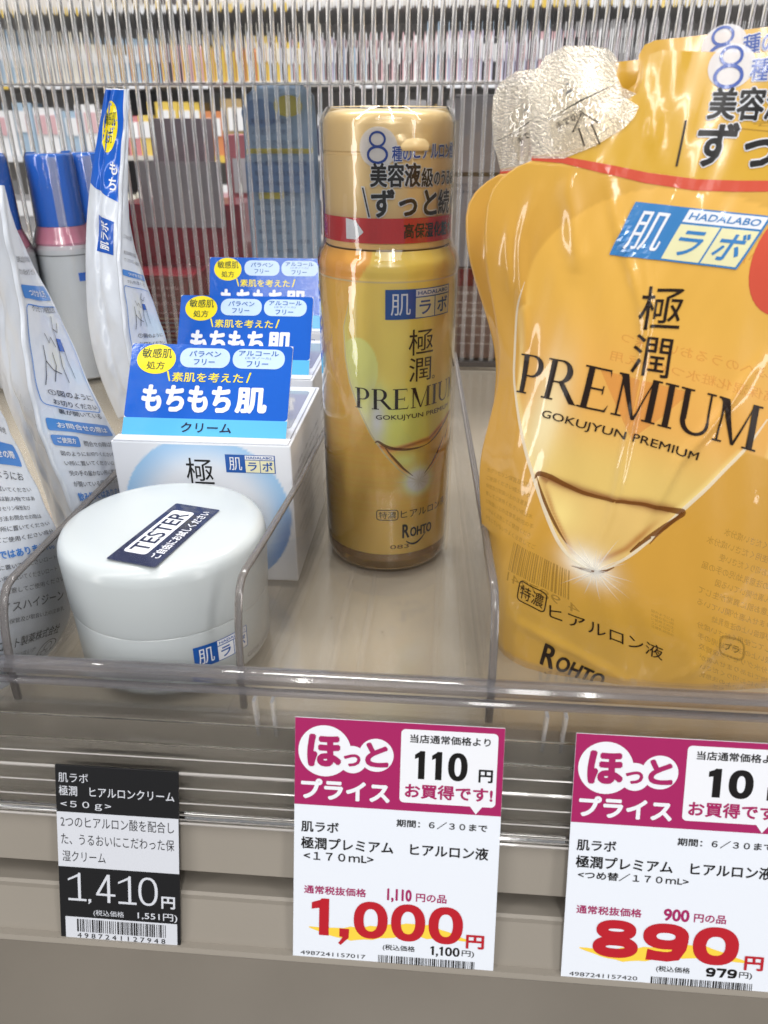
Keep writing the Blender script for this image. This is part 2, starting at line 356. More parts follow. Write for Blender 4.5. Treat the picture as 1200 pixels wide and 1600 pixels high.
def digit(ch,x,y,w,h,t,foot=False):
    if ch=='0': return annulus(x+w/2,y+h/2,w/2,h/2,t,t*.8)
    if ch=='1':
        xr=x+w*.72; o=poly((xr-t,y),(xr,y),(xr,y+h),(xr-t*.75,y+h),(xr-t,y+h*.93))+poly((xr-t+.01*w,y+h*.95),(xr-t+.01*w,y+h*.95-t*.85),(x+w*.06,y+h*.70),(x+w*.06,y+h*.70+t*.72))
        return o+(rect(x+w*.05,y,xr-t,y+t*.8)+rect(xr,y,x+w*1.0,y+t*.8) if foot else [])
    if ch=='8': return annulus(x+w/2,y+h*.735,w*.44,h*.265,t*.92,t*.72)+[(P,F,.004) for P,F in annulus(x+w/2,y+h*.285,w*.5,h*.285,t,t*.78)]
    if ch=='9': return annulus(x+w*.5,y+h*.66,w*.5,h*.34,t,t*.78)+[(P,F,.004) for P,F in stroke([(x+w-t*.5,y+h*.6),(x+w*.97-t*.5,y+h*.38),(x+w*.82-t*.3,y+h*.17),(x+w*.55,y+t*.40),(x+w*.28,y+t*.45),(x+w*.10,y+h*.16)],[t,t,t*.95,t*.8,t*.8,t*.95])]
    if ch=='4': return rect(x+w*.58,y,x+w*.58+t,y+h)+[(P,F,.004) for P,F in poly((x+w*.58,y+h),(x+w*.58+t*.2,y+h),(x+w*.58+t*.2,y+h-t*1.5),(x+t*1.0,y+h*.24+t*.7),(x,y+h*.24+t*.7))]+[(P,F,.008) for P,F in rect(x,y+h*.24,x+w,y+h*.24+t*.8)]
    if ch=='7': return rect(x,y+h-t*.8,x+w,y+h)+[(P,F,.004) for P,F in poly((x+w-t*1.1,y+h-t*.7),(x+w,y+h-t*.7),(x+w*.45+t*.5,y),(x+w*.45-t*.5,y))]
    if ch==',': return poly((x,y+t*.9),(x,y),(x+t*.35,y-t*.05),(x-t*.1,y-t*.75),(x+t*.15,y-t*.95),(x+t*.95,y-t*.1),(x+t,y+t*.9))
def figures(txt,x0,x1,y0,y1,tk,foot=False):
    ws=[.32 if c_==',' else (.78 if c_=='1' and not foot else 1) for c_ in txt]; g=.10; tot=sum(ws)+g*(len(txt)-1); u_=(x1-x0)/tot; x=x0; o=[]
    for c_,w_ in zip(txt,ws): o+=digit(c_,x,y0,u_*w_,y1-y0,u_*tk,foot); x+=u_*(w_+g)
    return o
K_BLK=ink('black',22,20,20); K_WHT=ink('white',228,230,236)
def inv(lat,pts):
    """photograph pixel -> (u,v) on a lattice surface (nearest node, refined)"""
    G=lat.G.reshape(-1,3)-_c; z=G@_f; X=600+FP*(G@_r)/z; Y=800-FP*(G@_u)/z; nu=len(lat.U); out=[]
    for x,y in pts:
        k=int(np.argmin((X-x)**2+(Y-y)**2)); j,i=divmod(k,nu); i=min(max(i,1),nu-2); j=min(max(j,1),len(lat.V)-2); k=j*nu+i
        J=np.array([[X[k+1]-X[k-1],X[k+nu]-X[k-nu]],[Y[k+1]-Y[k-1],Y[k+nu]-Y[k-nu]]])/(2*lat.st)
        d=np.linalg.lstsq(J,np.array([x-X[k],y-Y[k]]),rcond=0.02)[0]; d=np.clip(d,-6,6); out.append((lat.U[i]+d[0],lat.V[j]+d[1]))
    return np.array(out)
# ================= the large structure =================
STEEL=mat('beige_steel',rgb(176,165,146),0.42,0.45,noise=.10,nscale=9,bump=.02,bscale=900)
STEEL2=mat('grey_beige_steel',rgb(149,142,132),0.42,0.45,noise=.22,nscale=7,bump=.03,bscale=700)
DARK=mat('dark_gap',rgb(70,64,60),0.7)
CLEAR=mat('clear_acrylic',(0.985,0.985,0.98,1),0.03,0.5,trans=1,ior=1.46)
CLEAR2=mat('clear_rail_plastic',(0.97,0.965,0.95,1),0.06,0.5,trans=1,ior=1.42,bump=.05,bscale=60)
EDGE=mat('cut_acrylic_edge',rgb(165,160,158),0.15,0.5,trans=0.7,ior=1.45)
WALLF=film('scuffed_clear_sheet',(0.97,0.965,0.96,1),0.5,0.06,0.15,40,haze=0.07,hcol=(0.75,0.73,0.7,1))
fl=mesh('floor',[(-3000,-2500,-1000),(3000,-2500,-1000),(3000,4500,-1000),(-3000,4500,-1000)],[(0,1,2,3)],mat('shop_floor',rgb(130,123,113),0.4,noise=.25,nscale=3)); fl['kind']='structure'
# shelf: a folded steel board with its front channel
def tl(s,d): return (155-0.3256*s-0.9455*d, -0.9455*s+0.3256*d)
sh=thing('store_shelf','beige painted steel shelf board with grooved front channel under the clear tray','shelf',(0,160,-3))
prism('shelf_board',[(640,-3),(640,-22),(200,-22),(200,-6),(168,-6),(168,-3)],-700,760,STEEL,sh)
prism('front_channel',[(167.5,-3),(167.5,-60),tl(60,-10),tl(67,-6),tl(68,.5),tl(67,1.6),tl(65.5,1.4),tl(65,-.6),tl(52,-1.2),tl(50.5,-.8),tl(49.8,-1.6),tl(49.4,-11),tl(43.8,-12),tl(44,-2.2),tl(30,-1.8),tl(28.6,-2.6),tl(28,-6),(160,-12),(160,-3)],-700,760,STEEL2,sh)
# clear price rail on the channel: ribs run along it
rail=thing('price_rail','clear ribbed plastic price strip along the front of the shelf','price rail',(0,155,-20))
pr_=[tl(6,-.6)]
for s0 in (8,12,16.5,21):
    pr_+=[tl(s0,-.6),tl(s0+.5,.0),tl(s0+1.5,.1),tl(s0+2.0,-.6)]
pr_+=[tl(25,-.6),tl(25.3,.2),tl(26,.3),tl(26.4,-.5),tl(26.8,.3),tl(27.6,.3),tl(28.1,-.8),tl(28.0,-2.2),tl(26,-2.2),tl(6,-2.0)]
prism('ribbed_strip',pr_,-700,760,CLEAR2,rail,smooth=False)
prism('top_flap',[tl(5.4,-.4),tl(4.6,-.2),tl(-1,-.6),tl(-1,-1.6),tl(5.4,-2.0)],-700,760,CLEAR2,rail)
MILK=mat('milky_rib_line',rgb(205,200,196),0.15,0.5,trans=.35,ior=1.4,coat=.8)
for s0,w0 in ((9,.5),(13,1.0),(17.6,.5),(22,.45),(25.6,.35),(26.9,.4),(27.9,.8)):
    prism('rib_line',[tl(s0,.15),tl(s0+w0*.5,.42),tl(s0+w0,.15),tl(s0+w0,.12),tl(s0,.12)],-700,760,MILK,rail)
# tray: base, front wall with rim, dividers
tray=thing('display_tray','clear acrylic display tray with low front wall and upright dividers on the beige shelf','display tray',(0,165,0))
bp=[];
base=film('clear_base_sheet',(0.985,0.98,0.97,1),0.3,0.12,0.1,25,haze=0.06,hcol=(0.78,0.74,0.68,1))
mesh('base_plate',[(-420,163.4,-1.0),(420,163.4,-1.0),(420,505,-1.0),(-420,505,-1.0),(-420,163.4,-.05),(420,163.4,-.05),(420,505,-.05),(-420,505,-.05)],[(0,3,2,1),(4,5,6,7),(0,1,5,4),(2,3,7,6)],base,tray)
for x in (-101,-84,-30.5,-22,1,9.5,42,60,-152,-140):
    mesh('base_rib',[(x-.9,172,0),(x+.9,172,0),(x+.9,500,0),(x-.9,500,0),(x-.3,172,.3),(x+.3,172,.3),(x+.3,500,.3),(x-.3,500,.3)],[(0,1,5,4),(4,5,6,7),(1,2,6,5),(3,0,4,7),(2,3,7,6)],base,tray)
prism('front_wall',[(160.8,-7),(160.8,8.3),(159.6,8.8),(159.6,9.8),(160.8,10.3),(160.8,12.4),(159.2,13.0),(158.9,14.6),(159.8,15.4),(162.6,15.4),(163.4,14.7),(163.3,13.2),(162.9,12.4),(162.9,-7)],-700,760,mat('worn_clear_wall',(0.97,0.965,0.96,1),0.24,0.5,trans=1,ior=1.3,coat=.6,coatr=.05),tray)
RIM=mat('tray_rim_plastic',rgb(205,203,208),0.1,0.5,trans=.9,ior=1.3,coat=.5)
prism('rim_strip',[(159.2,12.6),(158.7,13.2),(158.5,14.8),(159.2,15.8),(160.4,16.2),(162.0,16.2),(163.0,15.8),(163.5,15.0),(163.5,15.45),(162.7,15.5),(159.6,15.5),(159.0,14.6),(159.25,13.1)],-700,760,RIM,tray,smooth=True)
prism('ledge_strip',[(159.5,8.7),(158.9,9.2),(158.9,10.0),(159.5,10.5),(160.7,10.6),(160.7,10.4),(159.55,9.9),(159.55,8.9)],-700,760,RIM,tray,smooth=True)
GUS=mat('clear_gusset',(0.93,0.93,0.95,1),0.08,0.6,trans=.8,ior=1.45,coat=.6)
for x in (-128,-43,36,118):
    for k,(dx,dz) in enumerate(((0,0),(-5,0))):
        prism('corner_rib',[(157.6,8.2),(160.7,8.2),(160.7,-6.5),(159.8,-6.5)],x+dx-.45,x+dx+.45,GUS,tray)
def divider(name,xs,zt,y0,y1,th,kink):
    """xs: (y, X) stations of the slightly bent sheet"""
    X=lambda y: float(np.interp(y,[a for a,_ in xs],[b for _,b in xs]))
    top=[(y0-6,kink),(y0-5.4,kink+6),(y0-4.4,kink+12),(y0-3,zt-6.5),(y0-1,zt-2.8),(y0+1.5,zt-.7),(y0+5,zt)]+[(y,zt) for y in np.arange(y0+14,y1+1,12)]
    n=len(top); V=[]
    for dx in (-th/2,th/2): V+=[(X(y)+dx,y,.6) for y,z in top]+[(X(y)+dx,y,z) for y,z in top]
    F=[]
    for q in (0,2*n):
        for k in range(n-1): F.append((q+k,q+k+1,q+n+k+1,q+n+k))
    mesh(name,V,F,WALLF,tray)
    e=[(y0-6,.6)]+top; V=[];F=[]
    for k,(y,z) in enumerate(e):
        a=e[max(0,k-1)];b=e[min(len(e)-1,k+1)]; d=np.array([b[0]-a[0],b[1]-a[1]]);d=d/np.linalg.norm(d); nx=np.array([-d[1],d[0]])
        for (dx,dn) in ((-th*.5-.05,-.9),(-th*.5-.05,.05),(-th*.3,.35),(th*.3,.35),(th*.5+.05,.05),(th*.5+.05,-.9)): V.append((X(y)+dx,y+nx[0]*dn,z+nx[1]*dn))
    for k in range(len(e)-1):
        for q in range(6): F.append((6*k+q,6*k+(q+1)%6,6*k+6+(q+1)%6,6*k+6+q))
    mesh('divider_edge',V,F,EDGE,tray,True)
    xa,xb=X(y0),X(y1); mesh('divider_foot',[(xa-5,y0-8,.05),(xa+5,y0-8,.05),(xb+5,y1,.05),(xb-5,y1,.05),(xa-5,y0-8,.9),(xa+5,y0-8,.9),(xb+5,y1,.9),(xb-5,y1,.9)],[(4,5,6,7),(0,1,5,4),(1,2,6,5),(3,0,4,7)],base,tray)
divider('divider_panel',((150,-118.6),(167,-118.3),(300,-116.8)),35,168.6,300,2.0,12)
divider('divider_panel',((160,-53.0),(169,-52.2),(195,-49.9),(231,-47.3),(290,-45.4),(400,-45.8)),40,170,330,1.8,16)
divider('divider_panel',((160,16.4),(172,15.6),(402,6.0)),40,169.5,402,2.0,18)
# ribbed clear back panel: two sheets, the upper one set behind the lower
RIB=mat('ribbed_clear_sheet',(0.97,0.97,0.965,1),0.02,0.5,trans=1,ior=1.49)
def ribbed(name,y0,z0,z1,pitch,rib_w,rib_h,x0,x1,th,parent,wave=0):
    prof=[];x=x0
    while x<x1:
        if wave:
            for k in range(8): prof.append((x+pitch*k/8,y0-wave*(.5-.5*math.cos(2*math.pi*k/8))))
        else:
            a=x+(pitch-rib_w)/2
            prof+=[(a-.25,y0)]
            for k in range(7):
                t=math.pi*k/6; prof.append((a+rib_w/2-rib_w/2*math.cos(t),y0-rib_h*math.sin(t)**.8))
            prof+=[(a+rib_w+.25,y0)]
        x+=pitch
    prof+=[(prof[-1][0]+.3,y0+th)]; prof+=[(prof[0][0]-.3,y0+th)]
    n=len(prof); V=[(x,y,z0) for x,y in prof]+[(x,y,z1) for x,y in prof]
    F=[(i,(i+1)%n,n+(i+1)%n,n+i) for i in range(n)]+[list(range(n))[::-1],list(range(n,2*n))]
    o=mesh(name,V,F,RIB,parent); o.data.polygons.foreach_set('use_smooth',[len(p.vertices)==4 for p in o.data.polygons]); o.data.set_sharp_from_angle(angle=R(50)); return o
pan=thing('ribbed_back_panel','tall clear ribbed plastic sheet standing along the back of the shelf','back panel',(0,517,0))
ribbed('lower_sheet',517,0.5,169,6.6,2.2,0.02,-420,420,1.4,pan)
ribbed('upper_sheet',517,169.6,330,6.6,2.6,0.02,-420,420,1.4,pan)
ribbed('second_sheet',522,169.6,330,6.6,5.0,1.5,-420,420,1.2,pan,wave=.55)
RIBM=mat('rib_plastic',(0.99,0.99,0.99,1),0.05,0.7,trans=.88,ior=1.46,coat=.6)
proto=None
for k in range(126):
    x=-416+k*6.6
    if proto is None:
        n=9; prof=[(x-1.35,517.1)]+[(x-1.35*math.cos(math.pi*i_/8),516.95-.6*math.sin(math.pi*i_/8)) for i_ in range(n)]+[(x+1.35,517.1)]
        m_=len(prof); V=[(a,b,.6) for a,b in prof]+[(a,b,168.6) for a,b in prof]+[(a-.25,b,169.2) for a,b in prof]+[(a-.25,b,329) for a,b in prof]
        F=[(o_+i_,o_+(i_+1)%m_,o_+m_+(i_+1)%m_,o_+m_+i_) for o_ in (0,m_,2*m_) for i_ in range(m_)]
        proto=mesh('rib',V,F,RIBM,pan,True); proto.data.set_sharp_from_angle(angle=R(60))
    else:
        o=proto.copy(); C.objects.link(o); o.parent=pan; o.location=(k*6.6*S,0,0)
prism('joint_bead',[(516.0,168.6),(515.2,169.2),(516.0,170.2),(518,170.2),(518,168.6)],-420,420,CLEAR,pan)
prism('bottom_bar',[(512,0),(512,3.2),(516.5,3.2),(516.5,0)],-420,420,DARK,pan)
rq=random.Random(9)
for k in range(9):
    x_=rq.uniform(-40,12); y_=rq.uniform(178,240); r_=rq.uniform(.18,.42); put('dust_speck',poly(*[(x_+r_*rq.uniform(.6,1.1)*math.cos(a_),y_+r_*rq.uniform(.6,1.1)*math.sin(a_)) for a_ in np.linspace(0,5.4,7)]),planar((0,0,0),(1,0,0),(0,1,0)),ink('dust',92,80,66,.8),tray,.35)
# ================= goods behind the panel =================
def carton(name,label,cat,x0,x1,y0,y1,z0,z1,m,group=None,bev=.5,rz=0):
    t=thing(name,label,cat,((x0+x1)/2,(y0+y1)/2,z0),group); 
    boxm('carton_body',x0,x1,y0,y1,z0,z1,m,t,bev,rz); return t
MAR=mat('maroon_card',rgb(110,28,38),0.25,coat=.4); RED=mat('red_card',rgb(140,42,54),0.25,coat=.5); GRYC=mat('grey_card',rgb(150,146,150),0.5); GRY2=mat('mauve_grey_card',rgb(128,120,128),0.5); PINK=mat('pink_card',rgb(200,120,130),0.4)
TAN=mat('tan_card',rgb(150,115,95),0.5)
INKR=ink('rose',205,150,155)
t=carton('cosmetic_carton','low dark maroon carton with bright red lid behind the ribbed sheet','carton',-244,-176,536,580,0,52,MAR)
boxm('lid',-244,-176,536,580,52,54,RED,t,.4)
mp=planar((-244,536,0),(1,0,0),(0,0,1))
rr=random.Random(3)
for z,h in ((44,2.4),(39,1.8),(33,2.6),(27,1.6)): put('lettering',smallprint(3,58,z,h,rr),mp,INKR,t,.3)
for k in range(8): put('printed_band',rect(0.5,2+k*3,67.5,3.2+k*3),mp,TAN if k%2 else GRY2,t,.25)
t=carton('cosmetic_carton','upright bright red carton carrying a blank grey card behind the ribbed sheet','carton',-243,-150,584,640,0,96,RED)
boxm('front_card',-222,-162,582,583.4,80,124,GRYC,t,.1)
t=carton('cosmetic_carton','tan carton with red stripes at the left behind the ribbed sheet','carton',-290,-246,560,600,0,122,TAN)
for z in (100,84,66): put('printed_band',rect(0,z,43,z+6),planar((-289.5,560,0),(1,0,0),(0,0,1)),RED,t,.3)
t=carton('cosmetic_carton','mauve grey carton high up behind the red ones','carton',-236,-196,660,700,100,152,GRY2)
boxm('base_band',-236.3,-195.7,659.6,700,100,118,mat('violet_grey_card',rgb(105,95,108),.5),t,.3)
t=carton('cosmetic_carton','pink and white carton beside the mauve one behind the ribbed sheet','carton',-190,-140,700,740,90,140,PINK)
boxm('white_label',-184,-146,698.5,699.8,95,122,K_WHT,t,.1)
# blue blister bag
BLB=mat('pale_blue_bag',rgb(140,165,195),0.25,coat=.7,noise=.25,nscale=30,bump=.5,bscale=40)
t=thing('blister_pack','pale blue plastic pack with yellow and grey print behind the ribbed sheet','pack',(-110,545,0))
V=[];F=[]
pf=[(0,-132,-88),(40,-133,-86),(100,-134,-85),(150,-133,-86),(164,-130,-87),(170,-122,-94)]
for z,a,b in pf:
    for k in range(9):
        q=k/8; V.append((a+(b-a)*q,540-6*math.sin(math.pi*q)*(1-z/200),z+.02))
n0=len(V)
for z,a,b in pf:
    for k in range(9):
        q=k/8; V.append((a+(b-a)*q,542+5*math.sin(math.pi*q),z+.02))
for j in range(5):
    for k in range(8): a=j*9+k; F+=[(a,a+1,a+10,a+9),(n0+a+1,n0+a,n0+a+9,n0+a+10)]
for j in range(5): F+=[(j*9+9,j*9,n0+j*9,n0+j*9+9),(j*9+8,j*9+17,n0+j*9+17,n0+j*9+8)]
for k in range(8): F+=[(45+k,45+k+1,n0+46+k,n0+45+k)]
mesh('pouch_body',V,F,BLB,t,True)
mp=planar((-134,532.6,0),(1,0,0),(0,0,1))
for z in range(70,150,6): put('lettering',smallprint(8,42,z,3,rr),mp,ink('slate',60,70,95),t,.0)
put('yellow_band',rect(4,131,45,134)+ell(32,158,9,6)+rect(10,104,24,108),mp,ink('dull_yellow',170,160,70),t,.0)
put('blue_patch',ell(14,154,12,8)+rect(2,108,45,126),mp,ink('dull_blue',96,122,162),t,-.3)
t=carton('cosmetic_carton','tall grey carton with a dark seam right of the bottle behind the ribbed sheet','carton',2,44,536,580,62,164,GRYC)
put('seam',rect(0,56,42,58.5),planar((2,536,62),(1,0,0),(0,0,1)),DARK,t,.3); 
for z in (50,46): put('lettering',smallprint(2,40,z,2,rr),planar((2,536,62),(1,0,0),(0,0,1)),ink('slate',60,70,95),t,.3)
t=carton('cosmetic_carton','brown carton with white small print standing on the shelf behind the bottle','carton',-4,40,534,580,0.2,61.5,mat('brown_card',rgb(120,88,80),.4,coat=.3))
mpb=planar((-4,534,0),(1,0,0),(0,0,1))
put('printed_band',rect(.5,50,43.5,61),mpb,MAR,t,.3)
for z,h in ((44,2.6),(38,1.6),(33,2.2),(29,2.2),(22,2),(16,1.6),(10,1.4)): put('lettering',smallprint(3,41,z,h,rr),mpb,ink('pale',225,215,210),t,.3)
# ================= shelves across the aisle =================
FW=mat('far_shelf_white',rgb(205,200,195),0.4)
CO={'red':(178,70,76),'pink':(214,172,178),'white':(235,235,238),'yellow':(222,190,78),'orange':(205,130,80),'grey':(150,148,150),'pale blue':(160,184,206),'navy':(60,66,92),'black':(40,38,42),'gold':(176,150,104),'lilac':(184,176,200),'cream':(226,220,205)}
CM={k:mat('far_'+k.replace(' ','_'),rgb(*v),0.25,coat=.6) for k,v in CO.items()}
fs=thing('far_shelf_unit','white shelving unit across the aisle seen blurred through the ribbed sheet','shelving',(0,1500,-1000))
for z in (-40,96,214,330): boxm('shelf_board',-1500,1200,1500,1750,z-8,z,FW,fs,.6)
boxm('back_board',-1500,1200,1752,1760,-1000,700,FW,fs,.6)
for x in (-1500,-620,220,1190): boxm('upright',x,x+10,1503,1752,-1000,700,mat('far_dark_post',rgb(60,52,55),.5),fs,.6)
for z in (-42,94,212,328): 
    x=-1450
    while x<1150:
        boxm('price_strip',x,x+42,1497.8,1499.4,z-9,z+3,K_WHT if rr.random()<.7 else CM['yellow'],fs,.1); x+=rr.choice((60,80,110,150))
BYC={}
def faritem(x,w_,z,h,colr,kind):
    nm={'carton':'cosmetic_carton','bottle':'cosmetic_bottle'}[kind]
    row_={-40:'bottom',96:'middle',214:'top'}[int(round(z-.05))]; lab='small %s %s in the %s row seen on the far shelving'%(colr,kind,row_)
    key=(kind,colr)
    grp='%s %ss in the %s row of the far shelving'%(colr,kind,row_)
    if key not in BYC:
        t=thing(nm,lab,kind,(x,1530,z),grp)
        if kind=='carton':
            boxm('carton_body',x-w_/2,x+w_/2,1506,1560,z,z+h,CM[colr],t,.8); boxm('label_panel',x-w_*.36,x+w_*.36,1504.6,1505.8,z+h*.45,z+h*.85,CM['white'] if colr!='white' else CM['pink'],t,.1)
        else:
            lathe('bottle_body',[(w_*.46,z),(w_*.5,z+4),(w_*.5,z+h*.66),(w_*.3,z+h*.74)],x,1530,CM[colr],t,20); lathe('cap',[(w_*.3,z+h*.745),(w_*.3,z+h)],x,1530,CM['white'] if colr!='white' else CM['gold'],t,20)
        BYC[key]=(t,w_,h); return
    t,w0,h0=BYC[key]; r=t.copy(); C.objects.link(r); r.location=Vector((x,1530,z))*S; r.scale=(w_/w0,1,h/h0); r['label']=lab; r['group']=grp
    for ch in t.children: c=ch.copy(); C.objects.link(c); c.parent=r
zones={96:['white','cream','grey','pink','gold','white','grey','lilac','navy','red'],214:['grey','white','cream','lilac','white','pale blue','pink','black'],-40:['cream','white','pink','grey']}
for z,hmax in ((-40,108),(96,96),(214,92)):
    x=-980.0
    while x<620:
        w_=rr.choice((26,30,34,42,52)); h=hmax*rr.uniform(.62,.97)
        if z>0 and -760<x<-640: cc=['pale blue','pale blue','white']
        elif z>0 and -560<x<-380: cc=['yellow','yellow','orange','gold']
        elif x<-760: cc=['pale blue','grey','white','cream']
        elif -240<x<-180: cc=['black','navy','black']
        else: cc=zones[z]
        faritem(x+w_/2,w_,z+.05,h,rr.choice(cc),'carton' if rr.random()<.7 else 'bottle'); x+=w_+rr.uniform(1.5,5)
# ================= blue-capped bottles at the back left =================
BLUE=mat('blue_cap_plastic',rgb(38,124,232),0.22,coat=.3); WB=mat('white_bottle',rgb(225,230,235),0.25,coat=.6,sss=.1); PKF=mat('pink_film_neck',rgb(225,150,175),0.12,coat=.8)
WRAP=film('shrink_film',(0.98,0.98,0.98,1),1.3,0.06,0.5,70,haze=.02)
def capbottle(cx,cy,lab):
    t=thing('lotion_bottle',lab,'bottle',(cx,cy,0),'blue-capped white bottles in the left row')
    lathe('bottle_body',[(16,0),(18.3,1.5),(18.6,4),(18.6,78),(18.2,80.5),(16,82.5)],cx,cy,WB,t,64)
    lathe('neck_band',[(16.1,82.6),(17,84),(14.2,93)],cx,cy,PKF,t,64)
    lathe('cap',[(13.6,93.1),(13.7,94),(13.3,130.2),(12.8,131.8),(11.6,132.5)],cx,cy,BLUE,t,64)
    lathe('shrink_wrap',[(18.9,1),(18.95,79.5),(17.4,84.5),(14.2,93.5),(13.8,131),(12.6,133.2)],cx,cy,WRAP,t,64,cap0=False,cap1=False)
    f=cylmap(cx,cy,18.6,0)
    put('emblem',rect(7,62,15,67),cylmap(cx,cy,18.6,R(20)),BLUE,t,.1,1.5,None)
    put('shoulder_line',rect(-20,77,20,77.6),f,ink('line_grey',120,125,130),t,.1,1.5,None)
    put('perforated_strip',rect(-2.2,79,2.6,131),cylmap(cx,cy,14.0,R(30)),film('strip_film',(.8,.85,.9,1),1.2,.1,haze=.25),t,.2,1.2,None)
capbottle(-263,452,'white bottle with blue cap at the left edge, nearest of the blue-capped row')
capbottle(-236,478,'white bottle with blue cap and clear strip, between the two other blue caps')
capbottle(-226,503,'blue-capped bottle deepest in the left row, half hidden by the upright white pouch')
# ================= cream boxes =================
CARD=mat('white_carton',rgb(226,229,236),0.28,coat=.5); CBLUE=mat('blue_card_print',rgb(18,92,196),0.18,coat=.7,bump=.06,bscale=500); CLB=ink('sky',90,180,228,.25,.5); YEL=ink('yellow',246,226,40,.25,.4); PILL=ink('pale_pill',190,214,242,.25,.4); GRN=ink('dark_green',20,60,50); NAVY=ink('logo_blue',22,84,165,.3,.3); CRM=ink('cream_field',232,228,190,.3)
ARTC=mat('printed_carton_face',None,0.28,coat=.5,attr='art')
def creambox(x0,yf,zt,lab,full=True,dep=64,lean=(20.5,25.5)):
    W_=61.5; t=thing('cream_box',lab,'box',(x0+W_/2,yf+dep/2,0),'white cream boxes with blue header cards')
    boxm('carton',x0,x0+W_,yf,yf+dep,0,zt-.25,CARD,t,.5)
    # fold-down top with a shallow window recess
    top=planar((x0,yf,zt-.25),(1,0,0),(0,1,0)); put('top_window',rrect(W_*.1,16,W_-3,dep-6,2),top,mat('greyed_window',rgb(165,163,165),0.15,coat=.8),t,.12)
    [put('side_flap_line',q_,top,ink('fold_grey',150,150,155),t,.15) for q_ in (rect(0.6,4,1.1,dep-2),rect(W_-1.4,4,W_-1.0,dep-2))]
    face=planar((x0,yf,0),(1,0,0),(0,0,1)); 
    us=np.linspace(.6,W_-.6,80); vs=np.linspace(.6,zt-.8,70); P=np.array([(u,v) for v in vs for u in us]); F=[(j*80+i,j*80+i+1,j*80+i+81,j*80+i+80) for j in range(69) for i in range(79)]
    d=np.hypot(P[:,0]-31,(P[:,1]-26)*1.0)/29.5; wht=A3(226,229,236); lb=A3(150,196,236); db=A3(60,130,205)
    c=np.tile(wht,(len(P),1)); inside=1-sm(.985,1.0,d); c=mixc(c,lb,inside*sm(.55,1.0,d)*.9); right=sm(.72,.98,d)*inside*sm(8,26,P[:,0]-31)*sm(0,22,26+12-P[:,1]); c=mixc(c,db,right); left=sm(.86,.98,d)*inside*sm(10,26,31-P[:,0])*sm(-6,20,26-P[:,1]+8); c=mixc(c,db,left*.8)
    mesh('printed_face',face(P,.06),F,ARTC,t,colors=rgba(c))
    put('lettering',T('極',25,34.5,zt-15.5,zt-5.5,.0)+T('潤',25,34.5,zt-27,zt-17.5,.0)+T('クリーム',26,46,5,9.5,.01),face,K_BLK,t,.16)
    hadalogo(t,face,39,zt-10.4,17,6.6,NAVY,K_WHT,CRM,K_BLK,.16)
    side=planar((x0+W_,yf,0),(0,1,0),(0,0,1))
    for k in range(12): put('lettering',smallprint(8+2*(k%3),dep-8,8+k*3,1.6,rr),side,ink('grey_print',110,110,120),t,.1) if k%4 else None
    # header card leaning back from the top front edge
    B=np.array([x0+2.2,yf+4.5,zt+.3]); L=math.hypot(*lean); cw=57.0; ch=L+.8
    ex=np.array([1,0,0.]); ey=np.array([0,lean[0],lean[1]])/L; nn=np.cross(ex,ey)
    def fn(v): p=B+ex*v[0]+ey*v[2]+nn*v[1]; return tuple(p)
    boxm('header_fold',x0+.8,x0+W_-.8,yf+.3,yf+5.2,zt-.2,zt+.35,CARD,t,.15)
    boxm('header_card',0,cw,-.7,0,-.6,ch,CARD,t,.12,fn=lambda v: fn(v))
    mp=planar(B,ex,ey)
    hc=[o for o in t.children if o.name.startswith('header_card')][0]; ORG[hc]=ORG[t]
    put('blue_panel',rrect(0.05,ch*.19,cw-.05,ch-.05,1.2),mp,CBLUE,hc,.05); put('sky_strip',rect(0.05,.2,cw-.05,ch*.19),mp,CLB,hc,.05)
    put('yellow_disc',ell(9.2,ch*.83,6.9,5.5,48),mp,YEL,hc,.12)
    put('lettering',T('敏感肌',4,14.6,ch*.84,ch*.84+3.6,.008)+T('処方',6,12.4,ch*.715,ch*.715+3.0,.008),mp,GRN,hc,.18)
    put('pale_pill',rrect(17.6,ch*.745,35.2,ch*.96,3.3)+rrect(36.2,ch*.745,54.4,ch*.96,3.3),mp,PILL,hc,.12)
    put('lettering',T('パラベン',20.8,32,ch*.865,ch*.93,.015)+T('フリー',22.6,30,ch*.775,ch*.84,.015)+T('アルコール',38.2,52.2,ch*.885,ch*.94,.015)+T('(エタノール)',40.6,49.6,ch*.845,ch*.875,.0)+T('フリー',41.2,48.8,ch*.765,ch*.83,.015),mp,NAVY,hc,.18)
    put('lettering',T('素肌を考えた',15.5,40.5,ch*.585,ch*.69,.012)+poly((13.4,ch*.70),(14.0,ch*.70),(15.0,ch*.59),(14.5,ch*.59))+poly((42.6,ch*.70),(43.2,ch*.70),(42.1,ch*.59),(41.6,ch*.59)),mp,YEL,hc,.14)
    put('lettering',T('もちもち',5.5,37,ch*.255,ch*.55,.045)+T('肌',38.5,49.5,ch*.26,ch*.54,.045),mp,K_WHT,hc,.14)
    put('lettering',T('クリーム',20.5,38,ch*.045,ch*.15,.02),mp,ink('deep_navy',15,25,60),hc,.14)
    return t
creambox(-110.9,231.8,53,'front cream box with blue card, right behind the tester jar')
creambox(-114.5,300,54.5,'middle cream box of the three, its card half covered by the front one',lean=(19,27.5))
creambox(-119.5,370,57,'rearmost cream box, with a glare on the top of its blue card',lean=(12,31))
